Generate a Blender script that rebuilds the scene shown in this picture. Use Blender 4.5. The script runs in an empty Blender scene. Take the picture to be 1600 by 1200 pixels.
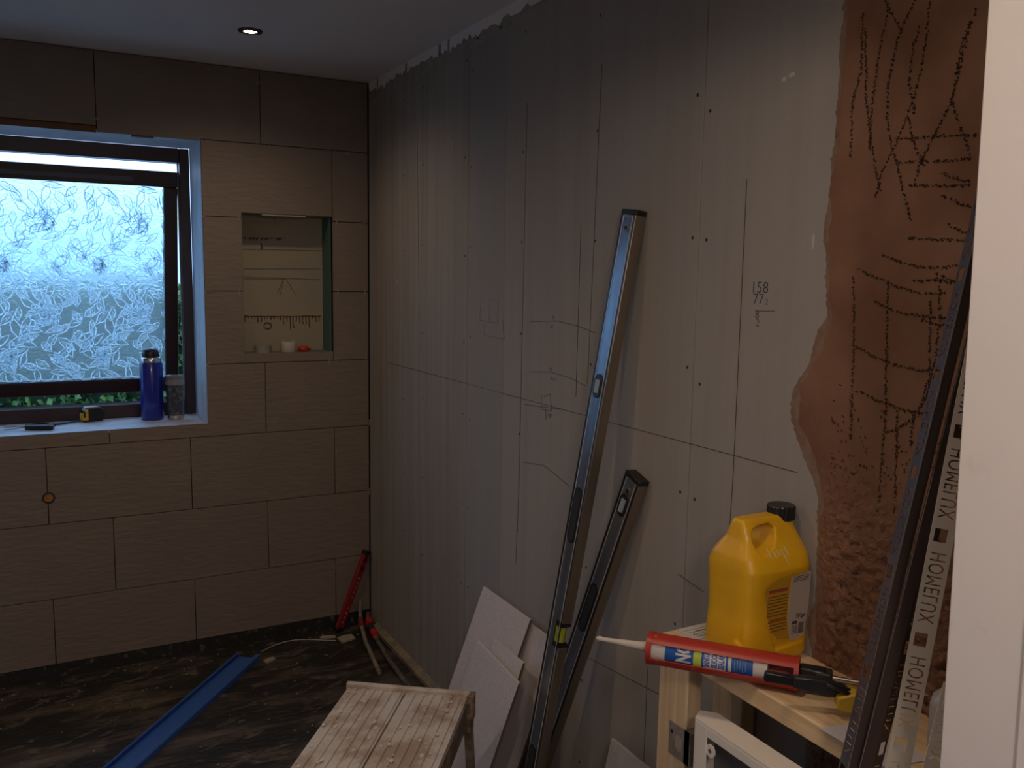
import bpy, bmesh, math, random
from mathutils import Vector, Matrix, noise
R = random.Random(7)
sc = bpy.context.scene
COL = sc.collection

# ------------------------------------------------------------------ camera
CAM = Vector((-1.3048, -3.7452, 1.6207)); FPX = 1362.27
CR = Vector((0.87918133, -0.47622212, 0.01589607)); CU = Vector((0.04554608, 0.11719988, 0.99206338)); CF = Vector((0.47430554, 0.87147959, -0.12472999))
cd = bpy.data.cameras.new('camera'); cam = bpy.data.objects.new('camera', cd); COL.objects.link(cam)
cd.sensor_width = 36; cd.lens = FPX/1600*36; cd.clip_start = 0.02
cam.matrix_world = Matrix(((CR.x, CU.x, -CF.x, CAM.x), (CR.y, CU.y, -CF.y, CAM.y), (CR.z, CU.z, -CF.z, CAM.z), (0, 0, 0, 1)))
sc.camera = cam

# ------------------------------------------------------------------ world, light, exposure
W = bpy.data.worlds.new('overcast_sky'); sc.world = W; W.use_nodes = True
nt = W.node_tree; nt.nodes.clear()
o = nt.nodes.new('ShaderNodeOutputWorld'); b = nt.nodes.new('ShaderNodeBackground'); tc = nt.nodes.new('ShaderNodeTexCoord')
sp = nt.nodes.new('ShaderNodeSeparateXYZ'); cr = nt.nodes.new('ShaderNodeValToRGB')
nt.links.new(tc.outputs['Generated'], sp.inputs[0]); nt.links.new(sp.outputs['Z'], cr.inputs[0]); nt.links.new(cr.outputs[0], b.inputs[0]); nt.links.new(b.outputs[0], o.inputs[0])
cr.color_ramp.elements[0].position = 0.0; cr.color_ramp.elements[0].color = (0.15, 0.27, 0.50, 1)
cr.color_ramp.elements[1].position = 0.11; cr.color_ramp.elements[1].color = (0.46, 0.64, 1.0, 1)
b.inputs[1].default_value = SKY = 3.0
vs = sc.view_settings; vs.view_transform = 'Standard'; vs.look = 'None'; vs.gamma = 1; vs.use_curve_mapping = False; vs.exposure = 0.4
WARM = (1.0, 0.745, 0.52)
H = 2.434
def spot_light(name, x, y, power, size=2.9, blend=0.7, col=WARM, z=H-0.012, rad=0.022):
    l = bpy.data.lights.new(name, 'SPOT'); l.energy = power; l.color = col; l.spot_size = size; l.spot_blend = blend; l.shadow_soft_size = rad
    ob = bpy.data.objects.new(name, l); COL.objects.link(ob); ob.location = (x, y, z); return ob
LAMPS = [(-0.622, -0.576, 8.5, 2.6), (-0.80, -2.72, 10.5, 2.9), (-1.55, -1.65, 16.5, 2.8)]
for i, (x, y, p, sz) in enumerate(LAMPS): spot_light('downlight_beam', x, y, p, sz, 1.0)
hl = bpy.data.lights.new('hall_light', 'POINT'); hl.energy = 16.5; hl.color = (1.0, 0.80, 0.66); hl.shadow_soft_size = 0.09
ho = bpy.data.objects.new('hall_light', hl); COL.objects.link(ho); ho.location = (-1.15, -4.05, 2.02)

# ------------------------------------------------------------------ helpers
def ray(x, y): return CF + CR*((x-800)/FPX) - CU*((y-600)/FPX)
def on(x, y, ax, v):
    d = ray(x, y); t = (v-CAM[ax])/d[ax]; return CAM + d*t
MATS = {}
def mat(name, col=(.5, .5, .5), rough=.6, metal=0, spec=.5, bump=None, mix=None, trans=0, emit=None, stretch=None, mix2=None, coat=0, alpha=1):
    """bump=(scale,strength,distance,detail)  mix=(scale,(lo,hi),col2)"""
    if name in MATS: return MATS[name]
    m = bpy.data.materials.new(name); m.use_nodes = True; n = m.node_tree; p = n.nodes['Principled BSDF']
    p.inputs['Base Color'].default_value = (*col, 1); p.inputs['Roughness'].default_value = rough; p.inputs['Metallic'].default_value = metal
    p.inputs['Specular IOR Level'].default_value = spec; p.inputs['Transmission Weight'].default_value = trans; p.inputs['Coat Weight'].default_value = coat
    p.inputs['Alpha'].default_value = alpha
    if emit: p.inputs['Emission Color'].default_value = (*emit[0], 1); p.inputs['Emission Strength'].default_value = emit[1]
    tcn = n.nodes.new('ShaderNodeTexCoord'); mp = n.nodes.new('ShaderNodeMapping'); n.links.new(tcn.outputs['Object'], mp.inputs[0])
    if stretch: mp.inputs['Scale'].default_value = stretch
    last = None
    for k, mx in enumerate([mix, mix2]):
        if not mx: continue
        t = n.nodes.new('ShaderNodeTexNoise'); t.inputs['Scale'].default_value = mx[0]; t.inputs['Detail'].default_value = 6; t.inputs['Roughness'].default_value = .6
        n.links.new((mp if k == 0 else tcn).outputs[0 if k == 0 else 'Object'], t.inputs[0])
        r = n.nodes.new('ShaderNodeValToRGB'); r.color_ramp.elements[0].position = mx[1][0]; r.color_ramp.elements[1].position = mx[1][1]
        n.links.new(t.outputs[0], r.inputs[0])
        c = n.nodes.new('ShaderNodeMix'); c.data_type = 'RGBA'; n.links.new(r.outputs[0], c.inputs[0])
        if last: n.links.new(last, c.inputs[6])
        else: c.inputs[6].default_value = (*col, 1)
        c.inputs[7].default_value = (*mx[2], 1); last = c.outputs[2]
    if last: n.links.new(last, p.inputs['Base Color'])
    if bump:
        t = n.nodes.new('ShaderNodeTexNoise'); t.inputs['Scale'].default_value = bump[0]; t.inputs['Detail'].default_value = bump[3] if len(bump) > 3 else 4
        n.links.new(mp.outputs[0], t.inputs[0]); bn = n.nodes.new('ShaderNodeBump'); bn.inputs['Strength'].default_value = bump[1]; bn.inputs['Distance'].default_value = bump[2]
        n.links.new(t.outputs[0], bn.inputs['Height']); n.links.new(bn.outputs[0], p.inputs['Normal'])
    MATS[name] = m; return m

class MB:
    def __init__(s): s.bm = bmesh.new()
    def box(s, a, b, M=None):
        x0, y0, z0 = a; x1, y1, z1 = b
        v = [s.bm.verts.new(Vector(c) if M is None else M @ Vector(c)) for c in ((x0, y0, z0), (x1, y0, z0), (x1, y1, z0), (x0, y1, z0), (x0, y0, z1), (x1, y0, z1), (x1, y1, z1), (x0, y1, z1))]
        for f in ((3, 2, 1, 0), (4, 5, 6, 7), (0, 1, 5, 4), (1, 2, 6, 5), (2, 3, 7, 6), (3, 0, 4, 7)): s.bm.faces.new([v[i] for i in f])
        return s
    def prism(s, pts, ax, a, b, M=None):
        """pts 2-D outline, extruded along axis ax from a to b"""
        def mk(p, t):
            q = [0, 0, 0]; o_ = [i for i in range(3) if i != ax]; q[o_[0]] = p[0]; q[o_[1]] = p[1]; q[ax] = t
            q = Vector(q); return s.bm.verts.new(q if M is None else M @ q)
        A = [mk(p, a) for p in pts]; B = [mk(p, b) for p in pts]; n = len(pts)
        s.bm.faces.new(A); s.bm.faces.new(B[::-1])
        for i in range(n): s.bm.faces.new((A[i], B[i], B[(i+1) % n], A[(i+1) % n]))
        return s
    def tube(s, pts, r, n=8, cap=True):
        pts = [Vector(p) for p in pts]; rings = []
        for i, p in enumerate(pts):
            d = (pts[min(i+1, len(pts)-1)]-pts[max(i-1, 0)]).normalized()
            a = d.orthogonal().normalized() if i == 0 else (pa - d*pa.dot(d)).normalized()
            pa = a; c = d.cross(a); rr = r[i] if isinstance(r, (list, tuple)) else r
            rings.append([s.bm.verts.new(p + (a*math.cos(2*math.pi*k/n)+c*math.sin(2*math.pi*k/n))*rr) for k in range(n)])
        for i in range(len(rings)-1):
            for k in range(n): s.bm.faces.new((rings[i][k], rings[i][(k+1) % n], rings[i+1][(k+1) % n], rings[i+1][k]))
        if cap: s.bm.faces.new(rings[0][::-1]); s.bm.faces.new(rings[-1])
        return s
    def lathe(s, prof, n=32, M=None, cap=True):
        rings = []
        for r, z in prof:
            rings.append([s.bm.verts.new((M or Matrix()) @ Vector((max(r, 1e-5)*math.cos(2*math.pi*k/n), max(r, 1e-5)*math.sin(2*math.pi*k/n), z))) for k in range(n)])
        for i in range(len(rings)-1):
            for k in range(n): s.bm.faces.new((rings[i][k], rings[i][(k+1) % n], rings[i+1][(k+1) % n], rings[i+1][k]))
        if cap: s.bm.faces.new(rings[0][::-1]); s.bm.faces.new(rings[-1])
        return s
    def quad(s, *p):
        s.bm.faces.new([s.bm.verts.new(Vector(q)) for q in p]); return s
    def build(s, name, m, parent=None, smooth=False, bevel=0, seg=2):
        bmesh.ops.recalc_face_normals(s.bm, faces=s.bm.faces[:])
        me = bpy.data.meshes.new(name); s.bm.to_mesh(me); s.bm.free(); ob = bpy.data.objects.new(name, me); COL.objects.link(ob)
        me.materials.append(m)
        if smooth:
            for p in me.polygons: p.use_smooth = True
        if bevel:
            bv = ob.modifiers.new('b', 'BEVEL'); bv.width = bevel; bv.segments = seg; bv.limit_method = 'ANGLE'; bv.angle_limit = math.radians(35)
            bv.use_clamp_overlap = True; bv.harden_normals = False
        if smooth or bevel:
            try: me.set_sharp_from_angle(angle=math.radians(40))
            except Exception: pass
        if parent: ob.parent = parent
        return ob
def tag(o, label=None, cat=None, group=None, kind=None):
    for k, v in (('label', label), ('category', cat), ('group', group), ('kind', kind)):
        if v: o[k] = v
    return o
def thing(name, label, cat, M=None, group=None):
    e = bpy.data.objects.new(name, None); COL.objects.link(e); e.empty_display_size = .05
    if M is not None: e.matrix_world = M
    return tag(e, label, cat, group)
def frame(org, zdir, xhint):
    z = Vector(zdir).normalized(); x = Vector(xhint); x = (x - z*x.dot(z)).normalized(); y = z.cross(x)
    return Matrix(((x.x, y.x, z.x, org[0]), (x.y, y.y, z.y, org[1]), (x.z, y.z, z.z, org[2]), (0, 0, 0, 1)))
def disc_pts(r, n=24, sx=1, sy=1, cx=0, cy=0): return [(cx+r*sx*math.cos(2*math.pi*k/n), cy+r*sy*math.sin(2*math.pi*k/n)) for k in range(n)]
def slot_pts(w, l, n=8, cx=0, cy=0):
    r = w/2; h = l/2-r; out = []
    for k in range(n+1): a = math.pi*k/n; out.append((cx+r*math.cos(a), cy+h+r*math.sin(a)))
    for k in range(n+1): a = math.pi+math.pi*k/n; out.append((cx+r*math.cos(a), cy-h+r*math.sin(a)))
    return out

# ------------------------------------------------------------------ materials
m_dark = mat('dark_backing', (.012, .011, .010), .9)
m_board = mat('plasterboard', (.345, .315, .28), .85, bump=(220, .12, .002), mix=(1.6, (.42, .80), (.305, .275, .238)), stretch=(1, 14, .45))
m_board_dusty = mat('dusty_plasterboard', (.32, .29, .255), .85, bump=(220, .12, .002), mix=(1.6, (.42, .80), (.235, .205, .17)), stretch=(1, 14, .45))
m_ceil = mat('ceiling_paint', (.82, .79, .78), .9, bump=(60, .08, .002), mix=(2, (.4, .7), (.78, .75, .74)))
m_floorm = mat('dirty_tanking', (.018, .016, .014), .55, bump=(30, .6, .012, 8), mix=(4, (.48, .68), (.13, .10, .072)), stretch=(.6, 2.2, 1), mix2=(14, (.58, .72), (.16, .13, .10)))
m_white = mat('white_gloss_paint', (.80, .74, .68), .45, bump=(90, .12, .0015), mix=(14, (.62, .8), (.70, .64, .58)))
m_frame = mat('mahogany_frame', (.035, .012, .010), .35, bump=(60, .2, .002), stretch=(1, 1, 6), mix=(20, (.4, .7), (.022, .008, .007)))
m_pine = mat('pine_timber', (.78, .60, .36), .65, bump=(30, .25, .002), stretch=(9, .5, 9), mix=(6, (.4, .62), (.66, .46, .25)))
m_pinev = mat('pine_timber_upright', (.74, .56, .34), .65, bump=(30, .25, .002), stretch=(9, 9, .4), mix=(6, (.4, .62), (.62, .43, .24)))
m_alu = mat('brushed_aluminium', (.42, .37, .30), .38, 1.0, bump=(80, .08, .001), stretch=(8, 8, .3), mix=(9, (.4, .7), (.34, .29, .23)))
m_web = mat('grey_web_window_tint', (.30, .33, .38), .30, .85, mix=(12, (.45, .7), (.20, .22, .26)), stretch=(4, 4, .8))  # grey metal, bluish window reflection mixed into its base colour
m_black = mat('black_plastic', (.012, .012, .013), .35)
m_rubber = mat('black_rubber', (.02, .02, .02), .7)
m_vial = mat('yellow_vial', (.34, .40, .02), .15, spec=.6, coat=.4)
m_clearvial = mat('pale_vial_glass', (.30, .38, .42), .12, coat=.5)
m_silver = mat('polished_steel', (.60, .58, .55), .25, 1.0)

def tile_mat():
    m = mat('stone_tile', (.185, .155, .128), .6)
    n = m.node_tree; p = n.nodes['Principled BSDF']
    tcn = n.nodes.new('ShaderNodeTexCoord'); mp = n.nodes.new('ShaderNodeMapping'); mp.inputs['Rotation'].default_value = (0, math.radians(25), 0); mp.inputs['Scale'].default_value = (14, 14, 60)
    oi = n.nodes.new('ShaderNodeObjectInfo'); ad = n.nodes.new('ShaderNodeVectorMath'); ad.operation = 'ADD'
    cx = n.nodes.new('ShaderNodeCombineXYZ'); ml = n.nodes.new('ShaderNodeMath'); ml.operation = 'MULTIPLY'; ml.inputs[1].default_value = 17
    n.links.new(oi.outputs['Random'], ml.inputs[0]); n.links.new(ml.outputs[0], cx.inputs[0]); n.links.new(tcn.outputs['Object'], ad.inputs[0]); n.links.new(cx.outputs[0], ad.inputs[1]); n.links.new(ad.outputs[0], mp.inputs[0])
    t = n.nodes.new('ShaderNodeTexNoise'); t.inputs['Scale'].default_value = 1; t.inputs['Detail'].default_value = 5; n.links.new(mp.outputs[0], t.inputs[0])
    bn = n.nodes.new('ShaderNodeBump'); bn.inputs['Strength'].default_value = .55; bn.inputs['Distance'].default_value = .006; n.links.new(t.outputs[0], bn.inputs['Height']); n.links.new(bn.outputs[0], p.inputs['Normal'])
    t2 = n.nodes.new('ShaderNodeTexNoise'); t2.inputs['Scale'].default_value = 5; n.links.new(ad.outputs[0], t2.inputs[0])
    c = n.nodes.new('ShaderNodeMix'); c.data_type = 'RGBA'; n.links.new(t2.outputs[0], c.inputs[0]); c.inputs[6].default_value = (.24, .190, .150, 1); c.inputs[7].default_value = (.195, .160, .130, 1); n.links.new(c.outputs[2], p.inputs['Base Color'])
    return m
m_tile = tile_mat()

def plaster_mat():
    m = mat('brown_plaster', (.235, .110, .060), .9)
    n = m.node_tree; p = n.nodes['Principled BSDF']; tcn = n.nodes.new('ShaderNodeTexCoord')
    t = n.nodes.new('ShaderNodeTexNoise'); t.inputs['Scale'].default_value = 5; t.inputs['Detail'].default_value = 8; n.links.new(tcn.outputs['Object'], t.inputs[0])
    r = n.nodes.new('ShaderNodeValToRGB'); r.color_ramp.elements[0].position = .35; r.color_ramp.elements[0].color = (.19, .088, .048, 1); r.color_ramp.elements[1].position = .72; r.color_ramp.elements[1].color = (.31, .165, .098, 1)
    n.links.new(t.outputs[0], r.inputs[0]); n.links.new(r.outputs[0], p.inputs['Base Color'])
    # coarse unfinished coat low down, trowelled smooth above
    sx = n.nodes.new('ShaderNodeSeparateXYZ'); n.links.new(tcn.outputs['Object'], sx.inputs[0])
    mr = n.nodes.new('ShaderNodeMapRange'); mr.inputs[1].default_value = 1.30; mr.inputs[2].default_value = 1.15; mr.inputs[3].default_value = .12; mr.inputs[4].default_value = .9; n.links.new(sx.outputs['Z'], mr.inputs[0])
    t2 = n.nodes.new('ShaderNodeTexNoise'); t2.inputs['Scale'].default_value = 75; t2.inputs['Detail'].default_value = 6; t2.inputs['Distortion'].default_value = .6; n.links.new(tcn.outputs['Object'], t2.inputs[0])
    bn = n.nodes.new('ShaderNodeBump'); bn.inputs['Distance'].default_value = .012; n.links.new(mr.outputs[0], bn.inputs['Strength']); n.links.new(t2.outputs[0], bn.inputs['Height']); n.links.new(bn.outputs[0], p.inputs['Normal'])
    return m
m_plaster = plaster_mat()
m_burr = mat('plaster_burr', (.075, .038, .024), .95, bump=(120, .5, .004))

# ------------------------------------------------------------------ the setting
# back wall: dark backing with window and niche holes, real tiles in front
wb = MB()
XL = -2.05
def backpiece(x0, x1, z0, z1): wb.box((x0, .012, z0), (x1, .30, z1))
backpiece(-.17, .10, 0, H); backpiece(-.549, -.17, 0, 1.262); backpiece(-.549, -.17, 1.862, H); backpiece(-.70, -.549, 0, H)
backpiece(XL, -.70, 0, .972); backpiece(XL, -.70, 2.145, H); backpiece(XL-.1, -1.96, .972, 2.145)
wall_back = tag(wb.build('wall_back', m_dark), kind='structure')
NX = (-.549, -.169); NZ = (1.270, 1.856); WX = -.702; WZ = (.983, 2.133)
def tile(poly):
    g = .0013
    cx = sum(p[0] for p in poly)/len(poly); cz = sum(p[1] for p in poly)/len(poly)
    pr_ = -.0006*R.random()
    MB().prism(poly, 1, pr_, .012).build('tile', m_tile, wall_back, bevel=.0008, seg=1)
def rect(x0, x1, z0, z1, g=.0014): return [(x0+g, z0+g), (x1-g, z0+g), (x1-g, z1-g), (x0+g, z1-g)]
g = .0014
J = {k: .0233+(8-k)*.302 for k in range(0, 9)}; J[8] = .057; J[0] = H-.002
A = [-.0035, -.165, -.775, -1.304, -1.90]; B = [-.0035, -.465, -1.0775, -1.69]
def row(k, xs):
    for a, b_ in zip(xs[:-1], xs[1:]): tile(rect(b_, a, J[k], J[k-1]))
row(8, A+[XL]); row(7, B+[XL]); row(6, A+[XL])
# row 5 with the window sill notch
tile(rect(-.465, -.0035, J[5], J[4]))
tile([(-1.0775+g, J[5]+g), (-.465-g, J[5]+g), (-.465-g, J[4]-g), (WX, J[4]-g), (WX, WZ[0]), (-1.0775+g, WZ[0])])
tile([(-1.69+g, J[5]+g), (-1.0775-g, J[5]+g), (-1.0775-g, WZ[0]), (-1.69+g, WZ[0])]); tile(rect(XL, -1.69, J[5], WZ[0]))
# row 4 with the niche notch
tile([(WX, J[4]+g), (-.165-g, J[4]+g), (-.165-g, NZ[0]), (NX[0], NZ[0]), (NX[0], J[3]-g), (WX, J[3]-g)]); tile(rect(-.165, -.0035, J[4], J[3]))
tile([(WX, J[3]+g), (NX[0], J[3]+g), (NX[0], J[2]-g), (WX, J[2]-g)]); tile(rect(-.165, -.0035, J[3], J[2]))
tile([(WX, J[2]+g), (NX[0], J[2]+g), (NX[0], NZ[1]), (-.165-g, NZ[1]), (-.165-g, J[1]-g), (WX, J[1]-g)]); tile(rect(-.165, -.0035, J[2], J[1]))
tile(rect(-.465, -.0035, J[1], J[0]))
tile([(-1.0775+g, WZ[1]), (WX, WZ[1]), (WX, J[1]+g), (-.465-g, J[1]+g), (-.465-g, J[0]-g), (-1.0775+g, J[0]-g)])
tile(rect(-1.69, -1.0775, J[1]+.018, J[0])); tile(rect(XL, -1.69, J[1]+.018, J[0]))
m_batten = mat('raw_brown_batten', (.16, .075, .035), .8, bump=(50, .3, .002), stretch=(1, 6, 6))
MB().box((XL, .001, WZ[1]-.002), (-1.08, .012, J[1]+.016)).build('batten', m_batten, wall_back)
MB().box((-.955, .004, 2.128), (-.875, .03, 2.137)).build('batten', m_batten, wall_back)
# tile spacers
m_sp = mat('spacer_white', (.42, .38, .34), .5)
spm = bpy.data.meshes.new('tile_spacer')
t_ = MB(); t_.box((-.010, -.003, -.0007), (.010, .004, .0007)); t_.box((-.0007, -.0031, -.010), (.0007, .004, .010)); t_.bm.to_mesh(spm); t_.bm.free(); spm.materials.append(m_sp)
sp2 = bpy.data.meshes.new('tile_spacer'); t_ = MB(); t_.box((-.0008, -.004, -.014), (.0008, .004, .014)); t_.bm.to_mesh(sp2); t_.bm.free(); sp2.materials.append(m_sp)
for x, y, k in [(315, 218, 1), (401, 225, 1), (421, 227, 1), (151, 186, 0), (518, 275, 0), (404, 130, 0), (319, 338, 0), (373, 340, 1), (526, 347, 1), (569, 349, 0), (328, 455, 0), (374, 456, 1), (528, 456, 1), (570, 457, 1),
                (327, 569, 1), (514, 565, 1), (525, 564, 1), (572, 562, 1), (417, 656, 1), (525, 708, 1), (577, 768, 1), (419, 793, 1), (525, 884, 1), (541, 240, 0), (417, 658, 1), (577, 660, 1), (575, 720, 1)]:
    p = on(x, y, 1, 0); s = bpy.data.objects.new('tile_spacer', sp2 if k else spm); COL.objects.link(s); s.location = (p.x, -.001, p.z); s.rotation_euler = (0, R.uniform(-.12, .12), 0); s.parent = wall_back
# copper stub in the tile joint
p = on(76, 777.5, 1, 0); Mx = Matrix.Translation(p) @ Matrix.Rotation(math.pi/2, 4, 'X')
st = MB().lathe([(.017, -.002), (.022, -.002), (.0225, .004), (.017, .006)], 24, Mx, cap=False).build('pipe_collar', m_rubber, wall_back, True)
MB().lathe([(.0, .002), (.0165, .003), (.0165, -.004)], 24, Mx).build('pipe_plug', mat('orange_plug', (.42, .20, .05), .5, mix=(60, (.4, .6), (.30, .13, .03))), wall_back, True)

# window reveal
m_rev = mat('reveal_render', (.70, .70, .73), .55, bump=(25, .35, .004), mix=(9, (.45, .75), (.52, .52, .54)), stretch=(1, 1, .5))
m_sill = mat('dusty_sill', (.46, .47, .50), .5, bump=(18, .2, .003), mix=(12, (.5, .75), (.28, .28, .28)))
rv = MB().box((WX, .0005, WZ[0]), (WX+.004, .30, WZ[1])).build('window_reveal', m_rev, wall_back)
MB().box((XL, .0005, WZ[0]-.010), (WX+.004, .36, WZ[0])).build('window_sill', m_sill, wall_back)
MB().box((XL, .0125, WZ[1]), (WX+.004, .30, WZ[1]+.012)).build('window_head', m_rev, wall_back)
# niche
m_nb = mat('niche_back', (.34, .30, .235), .8, bump=(25, .3, .003), mix=(4, (.45, .6), (.37, .31, .20)), stretch=(.4, 1, 3))
m_green = mat('moisture_board', (.075, .155, .125), .85, bump=(60, .3, .002))
MB().box((NX[0]-.01, .132, NZ[0]-.01), (NX[1]+.01, .14, NZ[1]+.01)).build('niche_back', m_nb, wall_back)
MB().box((NX[1]-.0045, .012, NZ[0]-.008), (NX[1]+.003, .132, NZ[1]+.006)).build('niche_side', m_green, wall_back)
MB().box((NX[0]-.003, .012, NZ[0]-.008), (NX[0]+.0035, .132, NZ[1]+.006)).build('niche_side', m_green, wall_back)
MB().box((NX[0], .012, NZ[0]-.010), (NX[1], .132, NZ[0]-.001)).build('niche_shelf', mat('niche_shelf', (.17, .165, .14), .8, bump=(40, .3, .003)), wall_back)
MB().box((NX[0], .012, NZ[1]), (NX[1], .132, NZ[1]+.01)).build('niche_head', m_nb, wall_back)
MB().box((NX[0]+.085, .004, NZ[1]-.007), (NX[0]+.27, .05, NZ[1]-.001)).build('timber_packer', mat('pale_packer', (.50, .46, .40), .7), wall_back)
m_rust = mat('brown_adhesive', (.060, .022, .012), .5)
def P_(x, y): q = on(x, y, 1, .131); return q
dr = MB()
def strip(mb, pts, w, off=(0, -.0012, 0), jit=0, sides=6):
    mb.tube([Vector(p)+Vector(off) for p in pts], [max(.0004, w*(1+R.uniform(-jit, jit))) for _ in pts], sides)
strip(dr, [P_(x, 494+R.uniform(-.4, .4)) for x in range(381, 503, 4)], .0014, jit=.5)
for x0 in list(range(383, 500, 5)):
    l = R.choice([3, 4, 6, 9]) if not 440 < x0 < 484 else R.choice([8, 12, 18, 20])
    strip(dr, [P_(x0, 494), P_(x0+R.uniform(-.8, .8), 494+l*.6), P_(x0+R.uniform(-1, 1.5), 494+l)], .0019, jit=.4)
for x0 in range(379, 447, 3):
    strip(dr, [P_(x0, 368+x0*.008), P_(x0+R.uniform(-1, 1), 374+R.uniform(-3, 2))], .0028, jit=.6)
strip(dr, [P_(418+6*math.cos(a*.7), 509+5*math.sin(a*.7)) for a in range(10)], .0022, jit=.4)
strip(dr, [P_(407, 380), P_(409, 385), P_(408, 388)], .004, jit=.4)
tag(dr.build('adhesive_drips', m_rust, wall_back), kind='stuff')
m_pencil = mat('pencil_grey', (.045, .045, .048), .6)
pn = MB()
for q in ([(381, 433), (430, 434), (500, 437)], [(381, 436), (445, 436)], [(381, 420), (500, 420)], [(444, 434), (433, 458)], [(443, 436), (438, 460)], [(447, 436), (462, 461)], [(380, 389), (505, 392)], [(430, 339), (430, 352)]):
    strip(pn, [P_(*a) for a in q], .0007)
pn.build('pencil_marks', m_pencil, wall_back)

# right wall: three plasterboards and the brown plaster patch
wr = MB().box((.0135, -3.7, 0), (.12, .10, H)).build('wall_right', m_dark); tag(wr, kind='structure')
for y0, y1 in ((-1.0155, -.004), (-2.208, -1.0178), (-2.75, -2.2102)):
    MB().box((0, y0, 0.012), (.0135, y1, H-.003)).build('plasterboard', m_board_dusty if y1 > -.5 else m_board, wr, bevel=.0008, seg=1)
# stained bands rolled on the boards
m_band = mat('grey_stained_band', (.29, .28, .265), .85, bump=(220, .12, .002), stretch=(1, 8, .3), mix=(3, (.4, .7), (.315, .295, .27)))
m_band2 = mat('pale_brushed_skim', (.37, .345, .315), .85, bump=(200, .15, .002), stretch=(1, 8, .3), mix=(5, (.4, .7), (.33, .305, .28)))
MB().box((-.0005, -1.285, .05), (.001, -1.022, H-.07)).build('stained_band', m_band, wr)
# screw heads
sm = bpy.data.meshes.new('screw_head'); t_ = MB(); t_.lathe([(.0, .0003), (.0035, .0006), (.0042, .0001)], 8, Matrix.Rotation(-math.pi/2, 4, 'Y')); t_.bm.to_mesh(sm); t_.bm.free(); sm.materials.append(mat('screw_black', (.015, .014, .014), .5))
def screw(y, z):
    s = bpy.data.objects.new('screw_head', sm); COL.objects.link(s); s.location = (-.0002, y, z); s.parent = wr
for yy, n_ in ((-.99, 0), (-1.04, .004), (-.42, .02), (-.62, .01), (-1.40, .015), (-1.79, .01), (-2.185, 0), (-2.235, .004)):
    for k in range(8): screw(yy+R.uniform(-.006, .006), .2+k*.30+R.uniform(-.03, .03)+n_)
for x, y in [(1296, 415), (1308, 212)]: q = on(x, y, 0, 0); screw(q.y, q.z)
# pencil lines and workings
def Wp(x, y): q = on(x, y, 0, 0); return Vector((-.0002, q.y, q.z))
pl = MB()
pl_paths = [[(605, 566), (1245, 738)], [(1167, 280), (1146, 738), (1140, 830)], [(824, 160), (811, 760), (806, 880)], [(941, 100), (918, 600)], [(908, 350), (900, 620)], [(652, 200), (655, 500)], [(828, 503), (870, 501), (905, 510), (930, 520)], [(828, 581), (860, 581), (890, 590), (915, 603)],
            [(752, 466), (750, 500), (778, 505), (779, 470), (766, 468), (765, 500)], [(757, 505), (757, 524), (788, 530), (786, 500)], [(846, 618), (846, 640), (862, 642), (860, 616), (850, 620)], [(853, 640), (853, 656)], [(820, 632), (880, 640)],
            [(818, 722), (850, 727), (890, 760)], [(1180, 486), (1210, 486)], [(1060, 897), (1100, 925)], [(1012, 1045), (1006, 1190)], [(905, 1020), (1030, 1085)], [(700, 640), (640, 1000)][:0]]
for q in pl_paths:
    if len(q) > 1: strip(pl, [Wp(*a) for a in q], .0009, off=(0, 0, 0), sides=4)
pl.build('pencil_lines', m_pencil, wr)
def text_mesh(body, size, M, m, name, parent, depth=.0004, offset=0, align='CENTER', sx=1):
    c = bpy.data.curves.new(name, 'FONT'); c.body = body; c.size = size; c.extrude = depth; c.offset = offset; c.align_x = align; c.align_y = 'CENTER'; c.resolution_u = 2
    t = bpy.data.objects.new(name, c); COL.objects.link(t); dg = bpy.context.evaluated_depsgraph_get(); me = bpy.data.meshes.new_from_object(t.evaluated_get(dg))
    bpy.data.objects.remove(t); ob = bpy.data.objects.new(name, me); COL.objects.link(ob); me.materials.clear(); me.materials.append(m)
    S = Matrix.Diagonal((sx, 1, 1, 1)); me.transform(M @ S)
    if parent: ob.parent = parent
    return ob
def Mwall(x, y, tilt=0):   # text lying on the right wall, readable from the room
    q = Wp(x, y); return Matrix.Translation(q) @ Matrix.Rotation(-math.pi/2, 4, 'Z') @ Matrix.Rotation(math.pi/2, 4, 'X') @ Matrix.Rotation(tilt, 4, 'Z')
for s_, x, y, sz in (('158', 1187, 450, .034), ('77', 1185, 468, .032), ('2', 1198, 472, .018), ('8', 1183, 492, .026), ('2', 1184, 505, .022), ('50', 864, 496, .016), ('50', 862, 510, .016), ('58', 860, 577, .016), ('horiz', 865, 592, .016), ('HP', 858, 650, .022)):
    text_mesh(s_, sz, Mwall(x, y), m_pencil, 'pencil_figures', wr, .0002, -.0004)
# white paint dabs on the wall
m_dab = mat('white_paint', (.50, .48, .45), .6)
db = MB()
def dab(mb, x, y, w, h, n=12, th=.0012):
    c = Wp(x, y); wy = w/1000.; hz = h/1000.
    pts = [(c.y+wy*math.cos(2*math.pi*k/n)*R.uniform(.75, 1.1), c.z+hz*math.sin(2*math.pi*k/n)*R.uniform(.8, 1.1)) for k in range(n)]
    mb.prism(pts, 0, -th, .001)
for x, y, w, h in [(1271, 378, 3, 16), (1226, 124, 6, 5), (1238, 117, 9, 5), (1412, 345, 4, 16), (1455, 212, 4, 12), (1327, 460, 2.5, 10), (1500, 0, 1, 1), (1464, 585, 2.5, 10), (621, 440, 3, 9)]:
    dab(db, x, y, w, h)
db.build('paint_dabs', m_dab, wr)
db = MB(); dab(db, 706, 227, 12, 26); db.build('filler_dab', mat('filler', (.36, .31, .29), .8), wr)
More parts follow.
